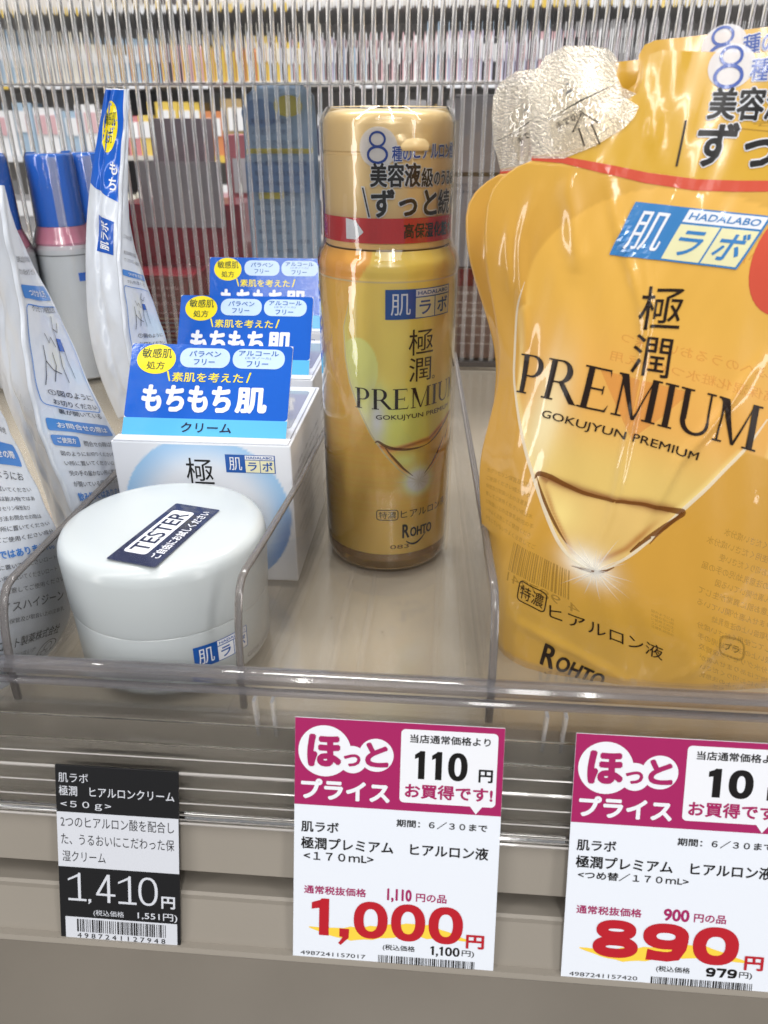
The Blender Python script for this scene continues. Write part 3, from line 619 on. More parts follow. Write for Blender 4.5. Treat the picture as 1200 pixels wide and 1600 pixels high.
# ================= tester jar =================
OPAL=mat('opal_plastic',rgb(192,198,200),0.26,0.5,coat=.12,sss=.35,sssr=.006); OPAL.node_tree.nodes['Principled BSDF'].inputs['Subsurface Radius'].default_value=(1,1,1)
JX,JY=-81.9,196
jar=thing('cream_jar','round white tester jar with navy TESTER sticker, at the front of the tray','jar',(JX,JY,0))
lathe('jar_body',[(26,0.2),(28.4,.8),(29.2,2.4),(29.6,19.75),(29.4,20.0),(28.2,20.1)],JX,JY,OPAL,jar,128)
lathe('lid',[(28.9,20.15),(29.75,20.3),(29.9,20.7),(30.4,37.2),(30.1,39.4),(29.3,40.9),(27.9,41.8),(26,42.2),(15,42.6),(4,42.7)],JX,JY,OPAL,jar,128)
q=[atz(x,y,42.75) for x,y in ((242,887),(344,797),(279,785),(173,867))]
q=[np.array([p[0],p[1],42.75]) for p in q]; ex=q[1]-q[0]; ey=q[3]-q[0]; SW=np.linalg.norm(ex); ey=ey-ex*np.dot(ex,ey)/SW**2; SH_=np.linalg.norm(ey)
mp=planar(q[0],ex,ey)
st=put('tester_sticker',rrect(0,0,SW,SH_,.6),mp,mat('navy_sticker',rgb(22,30,66),0.25,coat=.5),jar,.05); ORG[st]=ORG[jar]
put('white_field',rrect(SW*.14,SH_*.40,SW*.88,SH_*.88,1.2),mp,K_WHT,st,.10)
put('lettering',T('TESTER',SW*.18,SW*.84,SH_*.46,SH_*.82,.015),mp,ink('sticker_navy',20,28,62),st,.14)
put('lettering',T('ご自由にお試しください',SW*.12,SW*.93,SH_*.10,SH_*.30,.02),mp,K_WHT,st,.10)
jm=cylmap(JX,JY,28.95,R(40)); 
def jmap(V,off):
    a=R(46)+V[:,0]/29.4; rr_=29.25+.25*(V[:,1]-2.4)/17+(off[:,0] if hasattr(off,'shape') else off); return np.stack([JX+rr_*np.sin(a),JY-rr_*np.cos(a),V[:,1]],1)
hadalogo(jar,jmap,-9,8,18,7.4,NAVY,K_WHT,K_WHT,K_BLK,.08,1.2)
def jmap2(V,off):
    a=R(78)+V[:,0]/29.4; rr_=29.25+.25*(V[:,1]-2.4)/17+(off[:,0] if hasattr(off,'shape') else off); return np.stack([JX+rr_*np.sin(a),JY-rr_*np.cos(a),V[:,1]],1)
put('lettering',T('GOKUJYUN',-8,8,3,5,.01),jmap2,ink('grey_print',110,110,120),jar,.08,1.2)
# ================= golden lotion bottle =================
BX,BY=-19.4,262.4; BR=22.8
bot=thing('lotion_bottle','golden lotion bottle with beige-gold cap and red band, standing alone in the middle lane','bottle',(BX,BY,0))
A0=R(33)
GOLD=mat('gold_cap',rgb(240,212,156),0.3,0.5,metal=.12,coat=.4,coatr=.12)
PET=mat('amber_base_plastic',(0.95,0.62,0.20,1),0.04,0.5,trans=.75,ior=1.45,coat=.4)
BART=mat('golden_bottle_print',None,0.24,0.5,coat=.55,attr='art',sss=.25,sssr=.006)
# thick clear foot of the bottle
lathe('bottle_foot',[(6,1.8),(16,.6),(19.4,.1),(21.4,1.0),(22.4,3.2),(22.75,6.5),(22.75,8.0),(20.5,8.0),(20,4.2),(12,3.4),(4,4.0)],BX,BY,PET,bot,128)
# printed body
DH=[(110.5,17),(105,21),(100,24),(90,27),(80,26.6),(72,25),(64,22),(55,17.6),(48,13),(42,8),(38.5,4.2),(36.5,0.01)]
def drophalf(v,tab=DH): z=[a for a,b in tab][::-1]; h=[b for a,b in tab][::-1]; return np.interp(v,z,h,left=0,right=tab[0][1])
def dropart(u,v,half,vb,sc_,tint=1.0):
    """amber drop with bright lower half, liquid line and white sparkle at its tip; u,v arrays"""
    h=half(v); inside=sm(0,.7,h-np.abs(u)); 
    out=mixc(np.tile(A3(196,150,52),(len(u),1)),np.tile(A3(206,140,42),(len(u),1)),sm(60,20,v)); return h,inside,out
def art_bottle(P):
    u,v=P[:,0],P[:,1]; h=drophalf(v); ins=sm(-.15,.5,h-np.abs(u))*sm(36.2,37.5,v)
    out=mixc(np.tile(A3(204,156,72),(len(u),1)),np.tile(A3(216,162,76),(len(u),1)),sm(80,30,v))
    st=.5+.5*np.sin(v*2.1+np.sin(u*.13)*1.3+np.sin(v*.7)*2); out=out*(1-.07*st*(sm(85,50,v)*sm(12,30,v)))[:,None]
    out=mixc(out,np.tile(A3(150,112,45),(len(u),1)),sm(103.6,104.6,v)*.35)
    top=mixc(np.tile(A3(224,170,84),(len(u),1)),np.tile(A3(236,176,92),(len(u),1)),sm(105,80,v)*sm(26,6,np.abs(u)))
    low=np.tile(A3(240,194,108),(len(u),1)); c=mixc(top,low,sm(76,58,v))
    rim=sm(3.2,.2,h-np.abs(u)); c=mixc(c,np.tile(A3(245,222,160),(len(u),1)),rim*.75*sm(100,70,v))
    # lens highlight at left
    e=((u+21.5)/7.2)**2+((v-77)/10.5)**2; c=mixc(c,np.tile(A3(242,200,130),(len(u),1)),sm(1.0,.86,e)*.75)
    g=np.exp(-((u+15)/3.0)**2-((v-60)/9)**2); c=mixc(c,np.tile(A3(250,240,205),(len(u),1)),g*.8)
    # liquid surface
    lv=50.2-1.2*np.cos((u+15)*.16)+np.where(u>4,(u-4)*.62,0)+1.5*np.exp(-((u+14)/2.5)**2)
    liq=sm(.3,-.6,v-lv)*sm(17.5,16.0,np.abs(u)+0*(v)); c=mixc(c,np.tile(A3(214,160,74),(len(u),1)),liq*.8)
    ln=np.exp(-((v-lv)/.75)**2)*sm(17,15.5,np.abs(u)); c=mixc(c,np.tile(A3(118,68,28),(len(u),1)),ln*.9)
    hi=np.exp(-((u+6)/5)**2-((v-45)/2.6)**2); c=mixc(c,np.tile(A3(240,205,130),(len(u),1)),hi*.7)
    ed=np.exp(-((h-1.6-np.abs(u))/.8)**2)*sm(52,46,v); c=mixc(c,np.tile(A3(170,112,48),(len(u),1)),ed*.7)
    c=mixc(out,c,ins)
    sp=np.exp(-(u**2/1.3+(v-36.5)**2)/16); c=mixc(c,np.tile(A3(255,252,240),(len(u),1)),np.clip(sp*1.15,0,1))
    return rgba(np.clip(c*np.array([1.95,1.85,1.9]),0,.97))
V=[];F=[];n_=300; vz=np.concatenate([np.arange(8.1,104.5,.55),np.array([105.2,105.5,105.9,107,108.5,110,111.3,112.4,113.2])]); circ=2*math.pi*BR
rad=lambda z: BR if z<105 else (BR-.35 if z<106 else (BR if z<108 else BR-.6*((z-108)/2)**2*1.0 if z<110.2 else max(20.2,BR-.7-(z-110.2)*.65)))
P=[]
for z in vz:
    for k in range(n_):
        a=A0+2*math.pi*(k/n_-.5); r_=rad(z); V.append((BX+r_*math.sin(a),BY-r_*math.cos(a),z)); P.append((circ*(k/n_-.5),z))
for j in range(len(vz)-1):
    for k in range(n_): a=j*n_+k; b=j*n_+(k+1)%n_; F.append((a,b,b+n_,a+n_))
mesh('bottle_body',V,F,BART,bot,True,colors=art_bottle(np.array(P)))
cap=lathe('cap',[(19.9,113.6),(20.35,114.2),(20.3,139.8),(19.95,140.1),(19.95,140.5),(20.3,140.9),(20.2,147.8),(19.6,149.8),(18.2,151.2),(15,151.9),(6,152.1)],BX,BY,GOLD,bot,128); ORG[cap]=ORG[bot]
# flip-lid thumb lip
V=[];F=[];m_=20
for i in range(m_+1):
    t=i/m_; a=R(8)+R(38)*t; bulge=1.15*math.sin(math.pi*t)**.8
    for (dr,z) in ((-.3,140.8),(bulge*.9,141.1),(bulge*1.05,142.4),(bulge*.7,144.2),(-.3,146.2)): V.append((BX+(20.25+dr)*math.sin(a),BY-(20.25+dr)*math.cos(a),z))
for i in range(m_):
    for q_ in range(4): F.append((5*i+q_,5*i+5+q_,5*i+6+q_,5*i+1+q_))
mesh('thumb_lip',V,F,GOLD,cap,True)
# printed shrink band on the cap
BAND=mat('printed_band_film',rgb(205,178,128),0.25,coat=.5); REDB=ink('red_band',205,48,52,.2,.6)
CB=20.75
cm=cylmap(BX,BY,CB,R(30)); circ2=2*math.pi*CB
put('red_band',rect(-circ2/2+.1,115.6,circ2/2-.1,122.8),cm,REDB,bot,.0,1.4,None)
put('white_arrow',poly((-23.0,116.6),(-19.4,116.6),(-16.8,118.8),(-19.4,122.0),(-23.0,122.6)),cm,K_WHT,bot,.1,1.4,None)
put('lettering',T('高保湿化粧水',-4.5,16.5,117.0,121.4,.02),cm,K_BLK,bot,.12,1.4,None)
put('white_bubble',ell(-12.2,142.0,5.6,5.4,40),cm,film('white_bubble_print',(1,1,1,1),.2,.3,haze=.72,hcol=(.9,.9,.93,1)),bot,.05,1.4,None)
BL=ink('logo_blue_gloss',30,72,160,.25,.4)
put('lettering',eight(-12.4,142.1,6.0,8.4,.62),cm,BL,bot,.14,1.4,None)
t1=T('種のヒアルロン酸',-8.0,14.5,138.6,142.6,.0); w1=T('種のヒアルロン酸',-8.0,14.5,138.6,142.6,.05,fit='種のヒアルロン酸')
def outlined(body,x0,x1,y0,y1,b,wb,mp,ca,cb,par,off=.08,step=1.4,stepv=None,k=.06):
    put('lettering_outline',T(body,x0-k*4,x1+k*4,y0-k*4,y1+k*4,wb),mp,cb,par,off,step,stepv); put('lettering',T(body,x0,x1,y0,y1,b),mp,ca,par,off+.06,step,stepv)
outlined('種の',-8.2,-2.4,138.3,142.4,.015,.06,cm,BL,K_WHT,bot); outlined('ヒアルロン酸',-1.8,16.5,138.8,143.2,.015,.06,cm,BL,K_WHT,bot)
outlined('美容液',-14.6,.6,131.4,138.0,.03,.075,cm,K_BLK,K_WHT,bot); outlined('級',.9,5.2,131.2,136.6,.02,.075,cm,K_BLK,K_WHT,bot); outlined('のうるおい',5.6,20,131.6,135.6,.02,.07,cm,K_BLK,K_WHT,bot)
outlined('ずっと',-14.4,7.2,123.0,131.0,.03,.07,cm,K_BLK,K_WHT,bot); outlined('続く',7.6,19.5,123.2,130.4,.02,.065,cm,K_BLK,K_WHT,bot)
put('slash_outline',poly((-17.5,131.6),(-16.4,131.6),(-14.4,122.8),(-15.5,122.8)),cm,K_WHT,bot,.06,1.4,None); put('slash',poly((-17.2,131.3),(-16.7,131.3),(-14.7,123.1),(-15.2,123.1)),cm,K_BLK,bot,.12,1.4,None)
# body print
put('neck_line',rect(-71,104.3,71,104.85),cylmap(BX,BY,BR,0),ink('pale_ring',225,205,150),bot,.06,1.3,None)
bm_=cylmap(BX,BY,BR,A0)
hadalogo(bot,bm_,-12.2,93.2,24.4,9.2,NAVY,K_WHT,CRM,K_BLK,.08,1.3)
BRN=ink('print_brown_black',38,26,20,.3)
put('lettering',T('極',-4.6,4.6,81.4,89.8,.0)+T('潤',-4.4,4.0,72.6,80.6,.0)+ring(5.1,73.2,.5,.5,.22,14),bm_,BRN,bot,.1,1.3,None)
put('lettering',premium(-22.6,22.6,63.6,70.6),bm_,BRN,bot,.1,1.3,None)
put('lettering',T('GOKUJYUN PREMIUM',-15.3,15.3,59.6,61.7,.012),bm_,BRN,bot,.1,1.3,None)
put('outline_box',rroutline(-15.2,22.3,-7.6,26.2,1,.3),bm_,BRN,bot,.1,1.0,None)
put('lettering',T('特濃',-14.4,-8.3,22.9,25.6,.0)+T('ヒアルロン液',-6.6,14.8,22.7,26.0,.0),bm_,BRN,bot,.1,1.3,None)
put('lettering',rohto(-6.0,6.4,14.6,20.2),bm_,BRN,bot,.1,1.3,None)
put('moulded_numbers',T('083',-6,1,10.4,12,.0),cylmap(BX,BY,BR,R(22)),ink('brown_mark',120,80,35),bot,.05,1.3,None)
SPK=film('sparkle_print',(1,1,1,1),.2,.3,haze=.8,hcol=(.98,.96,.9,1))
def drop_lines(par,mp,hf,zs,lv,st,k,dark,pale):
    for sg in (-1,1):
        P_=[(sg*(hf(z)-.35*k),z) for z in zs]; n_=len(P_); put('drop_edge_highlight',stroke(P_,[.15+.5*k*math.sin(math.pi*i_/(n_-1)) for i_ in range(n_)]),mp,pale,par,.07,st)
        P_=[(sg*(hf(z)-2.2*k),z) for z in zs if z<lv+.4*k and hf(z)>2.6*k]; n_=len(P_)
        if n_>3: put('drop_edge_shade',stroke(P_,[.1+.75*k*math.sin(math.pi*(i_+.3)/n_) for i_ in range(n_)]),mp,dark,par,.075,st)
DKL=film('amber_dark_line',(1,1,1,1),.2,.3,haze=.72,hcol=(.20,.07,.015,1)); PLL=film('pale_line',(1,1,1,1),.2,.3,haze=.6,hcol=(1,.93,.72,1))
hb=lambda z: float(drophalf(np.array([z]))[0])
drop_lines(bot,bm_,hb,np.arange(37.2,100,1.6),50,1.3,1.0,DKL,PLL)
mn_=[(-15.6,51.6),(-14.6,52.2),(-12,50.6),(-8,49.4),(-3,49.0),(3,49.6),(8,52.0),(13,55.4),(17.5,57.6),(18.6,57.2),(17.5,54.6),(13.6,49)]
put('liquid_surface_line',stroke([tuple(x) for x in spl(range(len(mn_)),np.array(mn_),np.linspace(0,len(mn_)-1,50))],[.15+.75*abs(math.sin(math.pi*k/49*2.2))+.15 for k in range(50)]),bm_,DKL,bot,.085,1.3)
sh_=[]; rs=random.Random(5)
for k in range(22):
    a=2*math.pi*k/22+rs.uniform(-.1,.1); L=rs.choice((3.5,5,7.5,9)); c_,s_=math.cos(a),math.sin(a); sh_+=poly((-.18*s_,36.5+.18*c_),(.18*s_,36.5-.18*c_),(L*c_,36.5+L*s_*.9))
put('sparkle_rays',sh_,bm_,SPK,bot,.09,1.3,None)
# shrink film round the whole bottle, wrinkled at the top, side seam with perforation
FILM=film('bottle_shrink_film',(0.99,0.985,0.97,1),1.9,0.035,1.2,55,haze=.012,aniso=(1,1,.5))
lathe('shrink_wrap',[(21.6,.6),(23.1,5),(23.25,60),(23.25,109.2),(22.6,111.6),(21.2,113.8),(20.95,116),(20.95,148.3),(20.2,150.9),(18.9,152.6),(18.0,152.4)],BX,BY,FILM,bot,160,cap0=False,cap1=False)
V=[];F=[]
sa=R(74)
for z,rr_ in ((2,23.1),(20,23.3),(60,23.3),(108,23.3),(111,22.4),(114,21.3),(118,21.1),(149,21)):
    for d in (0,1.6): V.append((BX+(rr_+d)*math.sin(sa),BY-(rr_+d)*math.cos(sa),z))
F=[(2*i,2*i+1,2*i+3,2*i+2) for i in range(7)]
mesh('film_seam',V,F,film('seam_film',(.93,.9,.85,1),1.2,.1,haze=.12,hcol=(.9,.8,.6,1)),bot)
# ================= golden refill pouches =================
PU=[-50,-25,0,25,50,75]
def row(pts,Ys): return [tuple(at(x,y,Y)) for (x,y),Y in zip(pts,Ys)]
PV=[0,33,50,72,95,122,137,150,177,186]
PN=[row([(780,1046),(798,1060),(875,1092),(985,1125),(1105,1145),(1225,1150)],[214,197,190,188,190,197]),
 row([(757,872),(800,912),(922,968),(1045,1025),(1165,1072),(1285,1108)],[207,192,186,184,187,195]),
 row([(751,795),(815,838),(922,890),(1050,945),(1172,990),(1290,1025)],[205,191,185,183,186,194]),
 row([(753,706),(838,735),(958,775),(1082,818),(1206,862),(1328,900)],[205,192,186,184,187,195]),
 row([(778,592),(872,616),(997,648),(1122,683),(1250,722),(1375,760)],[205,193,188,186,189,196]),
 row([(765,450),(903,460),(1035,482),(1168,510),(1300,540),(1430,570)],[204,195,191,190,193,199]),
 row([(757,352),(912,362),(1067,378),(1222,396),(1375,418),(1520,440)],[204,197,193,192,195,200]),
 row([(776,248),(937,260),(1097,280),(1260,300),(1420,318),(1580,335)],[205,199,196,196,199,203]),
 row([(826,72),(988,80),(1150,85),(1315,88),(1478,90),(1640,90)],[207,203,202,202,205,210]),
 row([(832,14),(996,22),(1160,27),(1326,30),(1490,32),(1650,32)],[208,204,204,204,207,212])]
def creases(u,v):
    d=np.zeros_like(u)
    def ridge(path,wd,amp):
        nonlocal d
        p=np.array(path); best=np.full(u.shape,1e9); tt=np.zeros(u.shape); n=len(p)
        for i in range(n-1):
            a=p[i];b=p[i+1]; ab=b-a; t=np.clip(((u-a[0])*ab[0]+(v-a[1])*ab[1])/(ab@ab),0,1); q_=np.hypot(u-a[0]-t*ab[0],v-a[1]-t*ab[1]); m=q_<best; best=np.where(m,q_,best); tt=np.where(m,(i+t)/(n-1),tt)
        d-=amp*np.exp(-(best/wd)**2)*np.sin(math.pi*np.clip(tt,.03,.97))**.6
    for q_,w_,a_ in RP: ridge(q_,w_,a_)
    d+= .25*np.sin(u*.21+v*.05)*np.sin(v*.11+1)+.10*np.sin(u*.5+v*.21)+.10*np.sin(u*.9-v*.15+2*np.sin(v*.07))*np.exp(-((u+20)/30)**2)
    return d
lat0=Lattice(PU,PV,PN,st=1.0)
RP=[(inv(lat0,q),w_,a_) for q,w_,a_ in (([(1010,400),(1012,470),(1005,560),(978,700),(955,800),(925,885)],1.3,1.0),([(885,270),(893,330),(902,400),(898,430)],2.2,1.2),([(945,250),(960,330),(985,420),(1010,520)],1.2,.8),([(838,300),(815,370),(812,450),(820,560)],1.3,1.0),([(1190,560),(1130,640),(1060,720),(1000,830)],1.6,1.0),([(790,960),(880,1010),(1000,1075)],1.8,.7),([(1160,960),(1120,1010),(1060,1060)],1.8,.7),([(800,330),(792,400),(800,470)],1.0,.6),([(1010,120),(1020,200),(1032,260)],1.1,.6))]
lat=Lattice(PU,PV,PN,extra=creases,st=1.0)
_db=inv(lat,[(930,896),(881,859),(850,793),(822,706),(805,618),(807,487),(833,448),(872,402),(930,360)])
_dr=inv(lat,[(930,896),(995,863),(1056,807),(1165,706)])
def edge_interp(p,v,top):
    o=np.argsort(p[:,1]); return np.interp(v,p[o,1],p[o,0],left=0,right=top)
def art_pouch(P):
    u,v=P[:,0],P[:,1]; L_=edge_interp(_db,v,-22); Rr=np.where(v>_dr[-1,1],42+0*v,edge_interp(_dr,v,42)); vt=_db[0,1]
    topc=sm(150,136,v)  # the round head of the drop
    e=1-np.clip(((v-118)/30),0,1)**2.2; L2=np.where(v>118,-40*np.sqrt(np.clip(e,0,1)),L_); R2=np.where(v>118,44*np.sqrt(np.clip(e,0,1)),Rr)
    dist=np.minimum(u-L2,R2-u); ins=sm(-.3,.7,dist)*sm(vt-.3,vt+1,v)
    N=len(u); t=lambda *c: np.tile(A3(*c),(N,1))
    out=mixc(t(210,158,62),t(216,168,62),sm(130,165,v)); out=mixc(out,t(204,160,66),sm(60,20,v)); out=out*(1-.10*sm(15,3,v))[:,None]
    c=mixc(t(228,176,74),t(228,170,82),sm(125,95,v)); c=mixc(c,t(226,192,108),sm(98,76,v))
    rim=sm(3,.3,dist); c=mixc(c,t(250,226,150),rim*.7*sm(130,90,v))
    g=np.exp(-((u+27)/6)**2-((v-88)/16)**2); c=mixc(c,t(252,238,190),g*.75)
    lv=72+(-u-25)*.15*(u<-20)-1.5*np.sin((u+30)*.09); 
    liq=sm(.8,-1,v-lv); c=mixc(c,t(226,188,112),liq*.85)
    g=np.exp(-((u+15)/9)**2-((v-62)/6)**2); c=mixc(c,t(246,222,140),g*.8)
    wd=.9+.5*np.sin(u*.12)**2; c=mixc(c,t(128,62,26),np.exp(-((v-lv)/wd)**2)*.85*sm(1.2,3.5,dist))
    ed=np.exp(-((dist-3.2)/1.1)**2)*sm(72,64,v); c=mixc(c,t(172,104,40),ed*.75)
    c=mixc(out,c,ins)
    sp=np.exp(-(((u+1)**2)/2.4+(v-vt-1)**2)/22); c=mixc(c,t(255,250,235),np.clip(sp*1.2,0,1)*.95)
    return rgba(c)
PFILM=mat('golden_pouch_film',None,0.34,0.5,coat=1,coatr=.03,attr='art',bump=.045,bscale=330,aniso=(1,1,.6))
YELF=mat('golden_pouch_top',rgb(212,166,52),0.26,0.5,coat=.7,coatr=.1,bump=.02,bscale=200)
SEAL=mat('sealed_silver_tip',rgb(226,216,198),0.26,0.6,metal=.75,alpha=.66,bump=.16,bscale=1700,coat=.4)
BUB=film('spout_bubble_film',(0.97,0.95,0.9,1),1.8,0.05,3.0,90,haze=.12,hcol=(.8,.75,.65,1))
REDS=ink('pouch_red_stripe',208,84,62,.2,.7)
pou=thing('refill_pouch','large golden refill pouch with PREMIUM wordmark, frontmost of the three at right','pouch',(60,200,0),'golden refill pouches')
def thick(tt,v,T0=30):
    e=max(0,min(tt,1-tt)); k=min(1,(e/.28))**.7; z=max(0,min(1,(150-v)/110)); return np.array([0,.25+T0*k*(.12+.88*z)*(1 if v<148 else .05),0])
vs=np.concatenate([np.arange(0,150.2,.75)])
Lf=lambda v: float(np.interp(v,[0,141,144,146.5,148.5,150],[-50,-50,-49.4,-47.6,-44.8,-41.5]))
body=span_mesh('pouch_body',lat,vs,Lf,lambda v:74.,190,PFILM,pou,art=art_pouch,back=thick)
# shoulder and top block of the pouch
Lsh=lambda v: -50+9*(max(0,(v-150)/3.5))**2.2 if v<153.5 else (-41+ (v-153.5)*.0)
tl_=inv(lat,[(1012,92),(1006,112),(1000,135),(990,150),(975,156),(985,180),(965,200),(930,226),(880,246),(828,246)]); 
top_poly=[(-49.8,150.1)]+[(-49.2,151.2),(-47,152.6),(-43.5,153.2)]
sp_poly=inv(lat,[(832,247),(826,200),(828,150),(836,112),(852,88),(882,72),(925,72),(955,80),(967,97),(962,118),(972,150),(985,158),(998,166),(990,184),(975,200),(930,228),(880,248)])
tb=[(74,150.1),(74,177.5),(-18,177.5),(-20.5,176.6),(-21.8,174)]+[tuple(p) for p in inv(lat,[(1002,128),(996,146),(985,153)])]
blk=[(-49.8,150.1)]+tb+[tuple(p) for p in inv(lat,[(975,160),(960,190),(930,222),(880,240),(832,243)])]+[(-47,152.0),(-49.2,150.9)]
blk=[(-41.3,150.02),(74,150.02)]+blk[2:-2]
put('top_panel',[(np.array(blk),[tuple(range(len(blk)))])],lat,YELF,pou,.0,1.4,smooth=True)
bl2=put('top_panel_back',[(np.array(blk)[::-1],[tuple(range(len(blk)))])],lambda V,off: lat(V,off)+np.array([0,.5,0]),YELF,pou,.0,3.0)
spo=put('spout_tip',[(sp_poly,[tuple(range(len(sp_poly)))])],lambda V,off: lat(V,off)+np.array([0,-.3,0]),SEAL,pou,.0,1.0,smooth=True)
ORG[spo]=ORG[pou]
bub=inv(lat,[(862,232),(858,200),(856,165),(864,142),(885,130),(905,134),(922,148),(935,165),(958,182),(975,190),(955,212),(925,228),(890,236)])
cb_=bub.mean(0)
def bubmap(V,off):
    d=np.hypot(*(V-cb_).T)/9.5; return lat(V,off)+np.stack([0*d,-.7-1.6*np.clip(1-d*d,0,1),0*d],1)
put('spout_bubble',[(bub,[tuple(range(len(bub)))])],bubmap,BUB,spo,.0,.8,smooth=True)
tear=inv(lat,[(833,192),(870,178),(905,158),(960,132)]); put('tear_line',stroke(tear,[.12,.12,.5,.12]),bubmap,K_BLK,spo,.15,1.0); tear2=inv(lat,[(855,186),(900,172),(950,148)]); put('tear_line',stroke(tear2,.14),bubmap,ink('grey_line',120,110,100),spo,.15,1.0)
ax=inv(lat,[(866,195),(898,178)]); an=math.atan2(*(ax[1]-ax[0])[::-1])
put('lettering',xf(T('手で切る',0,6.5,-1.6,.4,.01),ax[0][0],ax[0][1],an),bubmap,BRN,spo,.2,1.0)
arr=inv(lat,[(893,206),(907,176),(932,192),(922,195),(936,226),(930,229)]); put('arrow_outline',stroke(inv(lat,[(912,228),(902,200),(893,207),(907,176),(932,192),(922,195),(936,226)]),.35),bubmap,BRN,spo,.2,1.0)
ax=inv(lat,[(907,198),(922,228)]); an=math.atan2(*(ax[1]-ax[0])[::-1]); put('lettering',xf(T('ロマチ',0,5.4,-.9,1.1,.01),ax[0][0],ax[0][1],an),bubmap,BRN,spo,.2,1.0) if False else None
put('red_stripe',stroke(inv(lat,[(831,247),(880,250),(937,262),(1010,278),(1087,289),(1150,291),(1210,291)]).tolist()+[[74,146.5]],[1.0,1.3,1.8,2.1,2.3,2.3,2.3,2.3]),lat,REDS,pou,.12,1.5)
# print
def px_stroke(name,pts,ws,m,off):
    P_=inv(lat,pts); n_=60; Q_=spl(range(len(P_)),P_,np.linspace(0,len(P_)-1,n_)); put(name,stroke([tuple(x) for x in Q_],list(np.interp(np.linspace(0,1,n_),np.linspace(0,1,len(ws)),ws))),lat,m,pou,off,1.6)
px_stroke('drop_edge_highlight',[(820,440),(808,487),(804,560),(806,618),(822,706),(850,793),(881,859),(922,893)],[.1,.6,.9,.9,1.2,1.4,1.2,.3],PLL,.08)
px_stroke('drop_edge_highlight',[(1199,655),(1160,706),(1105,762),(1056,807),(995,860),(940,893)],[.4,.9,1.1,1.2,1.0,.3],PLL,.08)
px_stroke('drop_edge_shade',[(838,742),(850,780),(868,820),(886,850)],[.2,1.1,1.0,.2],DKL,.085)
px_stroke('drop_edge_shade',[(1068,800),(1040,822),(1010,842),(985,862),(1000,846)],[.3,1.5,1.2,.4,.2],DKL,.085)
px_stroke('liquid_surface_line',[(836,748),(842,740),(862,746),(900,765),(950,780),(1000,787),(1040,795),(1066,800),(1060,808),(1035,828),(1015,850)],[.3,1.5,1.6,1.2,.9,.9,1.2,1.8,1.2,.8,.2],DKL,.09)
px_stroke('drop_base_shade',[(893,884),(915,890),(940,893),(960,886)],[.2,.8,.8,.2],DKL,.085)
shr=[]; tp=inv(lat,[(930,893)])[0]
for k in range(26):
    a=2*math.pi*k/26+rs.uniform(-.1,.1); L=rs.choice((6,9,12,16)); c_,s_=math.cos(a),math.sin(a); shr+=poly((tp[0]-.25*s_,tp[1]+.25*c_),(tp[0]+.25*s_,tp[1]-.25*c_),(tp[0]+L*c_,tp[1]+L*s_*.8))
put('sparkle_rays',shr,lat,film('sparkle_print_soft',(1,1,1,1),.2,.3,haze=.5,hcol=(.98,.95,.88,1)),pou,.1,1.6)
PST=1.1
def px_line(body,p0,p1,h,b=0.0,slant=0,m=BRN,off=.22,name='lettering',up=0):
    """a line of print from p0 to p1 (surveyed points), cap height h mm"""
    a,b_=inv(lat,[p0,p1]); L=np.linalg.norm(b_-a); an=math.atan2(b_[1]-a[1],b_[0]-a[0]); return put(name,xf(T(body,0,L,up,up+h,b,slant),a[0],a[1],an),lat,m,pou,off,PST)
a,b_=inv(lat,[(952,398),(1150,421)]); L=np.linalg.norm(b_-a); an=math.atan2(b_[1]-a[1],b_[0]-a[0]); PM=lambda V,off: lat(np.stack([a[0]+V[:,0]*math.cos(an)-V[:,1]*math.sin(an)+V[:,1]*.32,a[1]+V[:,0]*math.sin(an)+V[:,1]*math.cos(an)],1),off)
hadalogo(pou,PM,0,0,L,L*.345,ink('pouch_logo_blue',60,128,190,.22,.7),K_WHT,ink('pouch_cream_field',230,226,180,.25,.6),K_BLK,.3,PST)
a,b_=inv(lat,[(807,612),(1183,707)]); L=np.linalg.norm(b_-a); an=math.atan2(b_[1]-a[1],b_[0]-a[0]); put('lettering',xf(premium(0,L,0,L*.145),a[0],a[1],an),lat,BRN,pou,.22,PST)
px_line('極',(995,513),(1060,517),10.2,0.0); px_line('潤',(983,582),(1043,592),10.0,0.0)
a=inv(lat,[(1041,588)])[0]; put('registered_mark',ring(a[0],a[1],.4,.4,.2,12),lat,BRN,pou,.22,PST)
px_line('GOKUJYUN PREMIUM',(845,655),(1088,723),2.9,.008)
a,b_=inv(lat,[(808,935),(850,957)]); L=np.linalg.norm(b_-a); an=math.atan2(b_[1]-a[1],b_[0]-a[0]); put('outline_box',xf(rroutline(0,0,L,6.8,1.2,.35),a[0],a[1],an),lat,BRN,pou,.22,PST); put('lettering',xf(T('特濃',.7,L-.7,1,5.8,.0),a[0],a[1],an),lat,BRN,pou,.22,PST)
px_line('ヒアルロン液',(858,965),(1035,1032),5.0,0.0)
a,b_=inv(lat,[(843,1036),(936,1075)]); L=np.linalg.norm(b_-a); an=math.atan2(b_[1]-a[1],b_[0]-a[0]); put('lettering',xf(rohto(0,L,0,8.4),a[0],a[1],an),lat,BRN,pou,.22,PST)
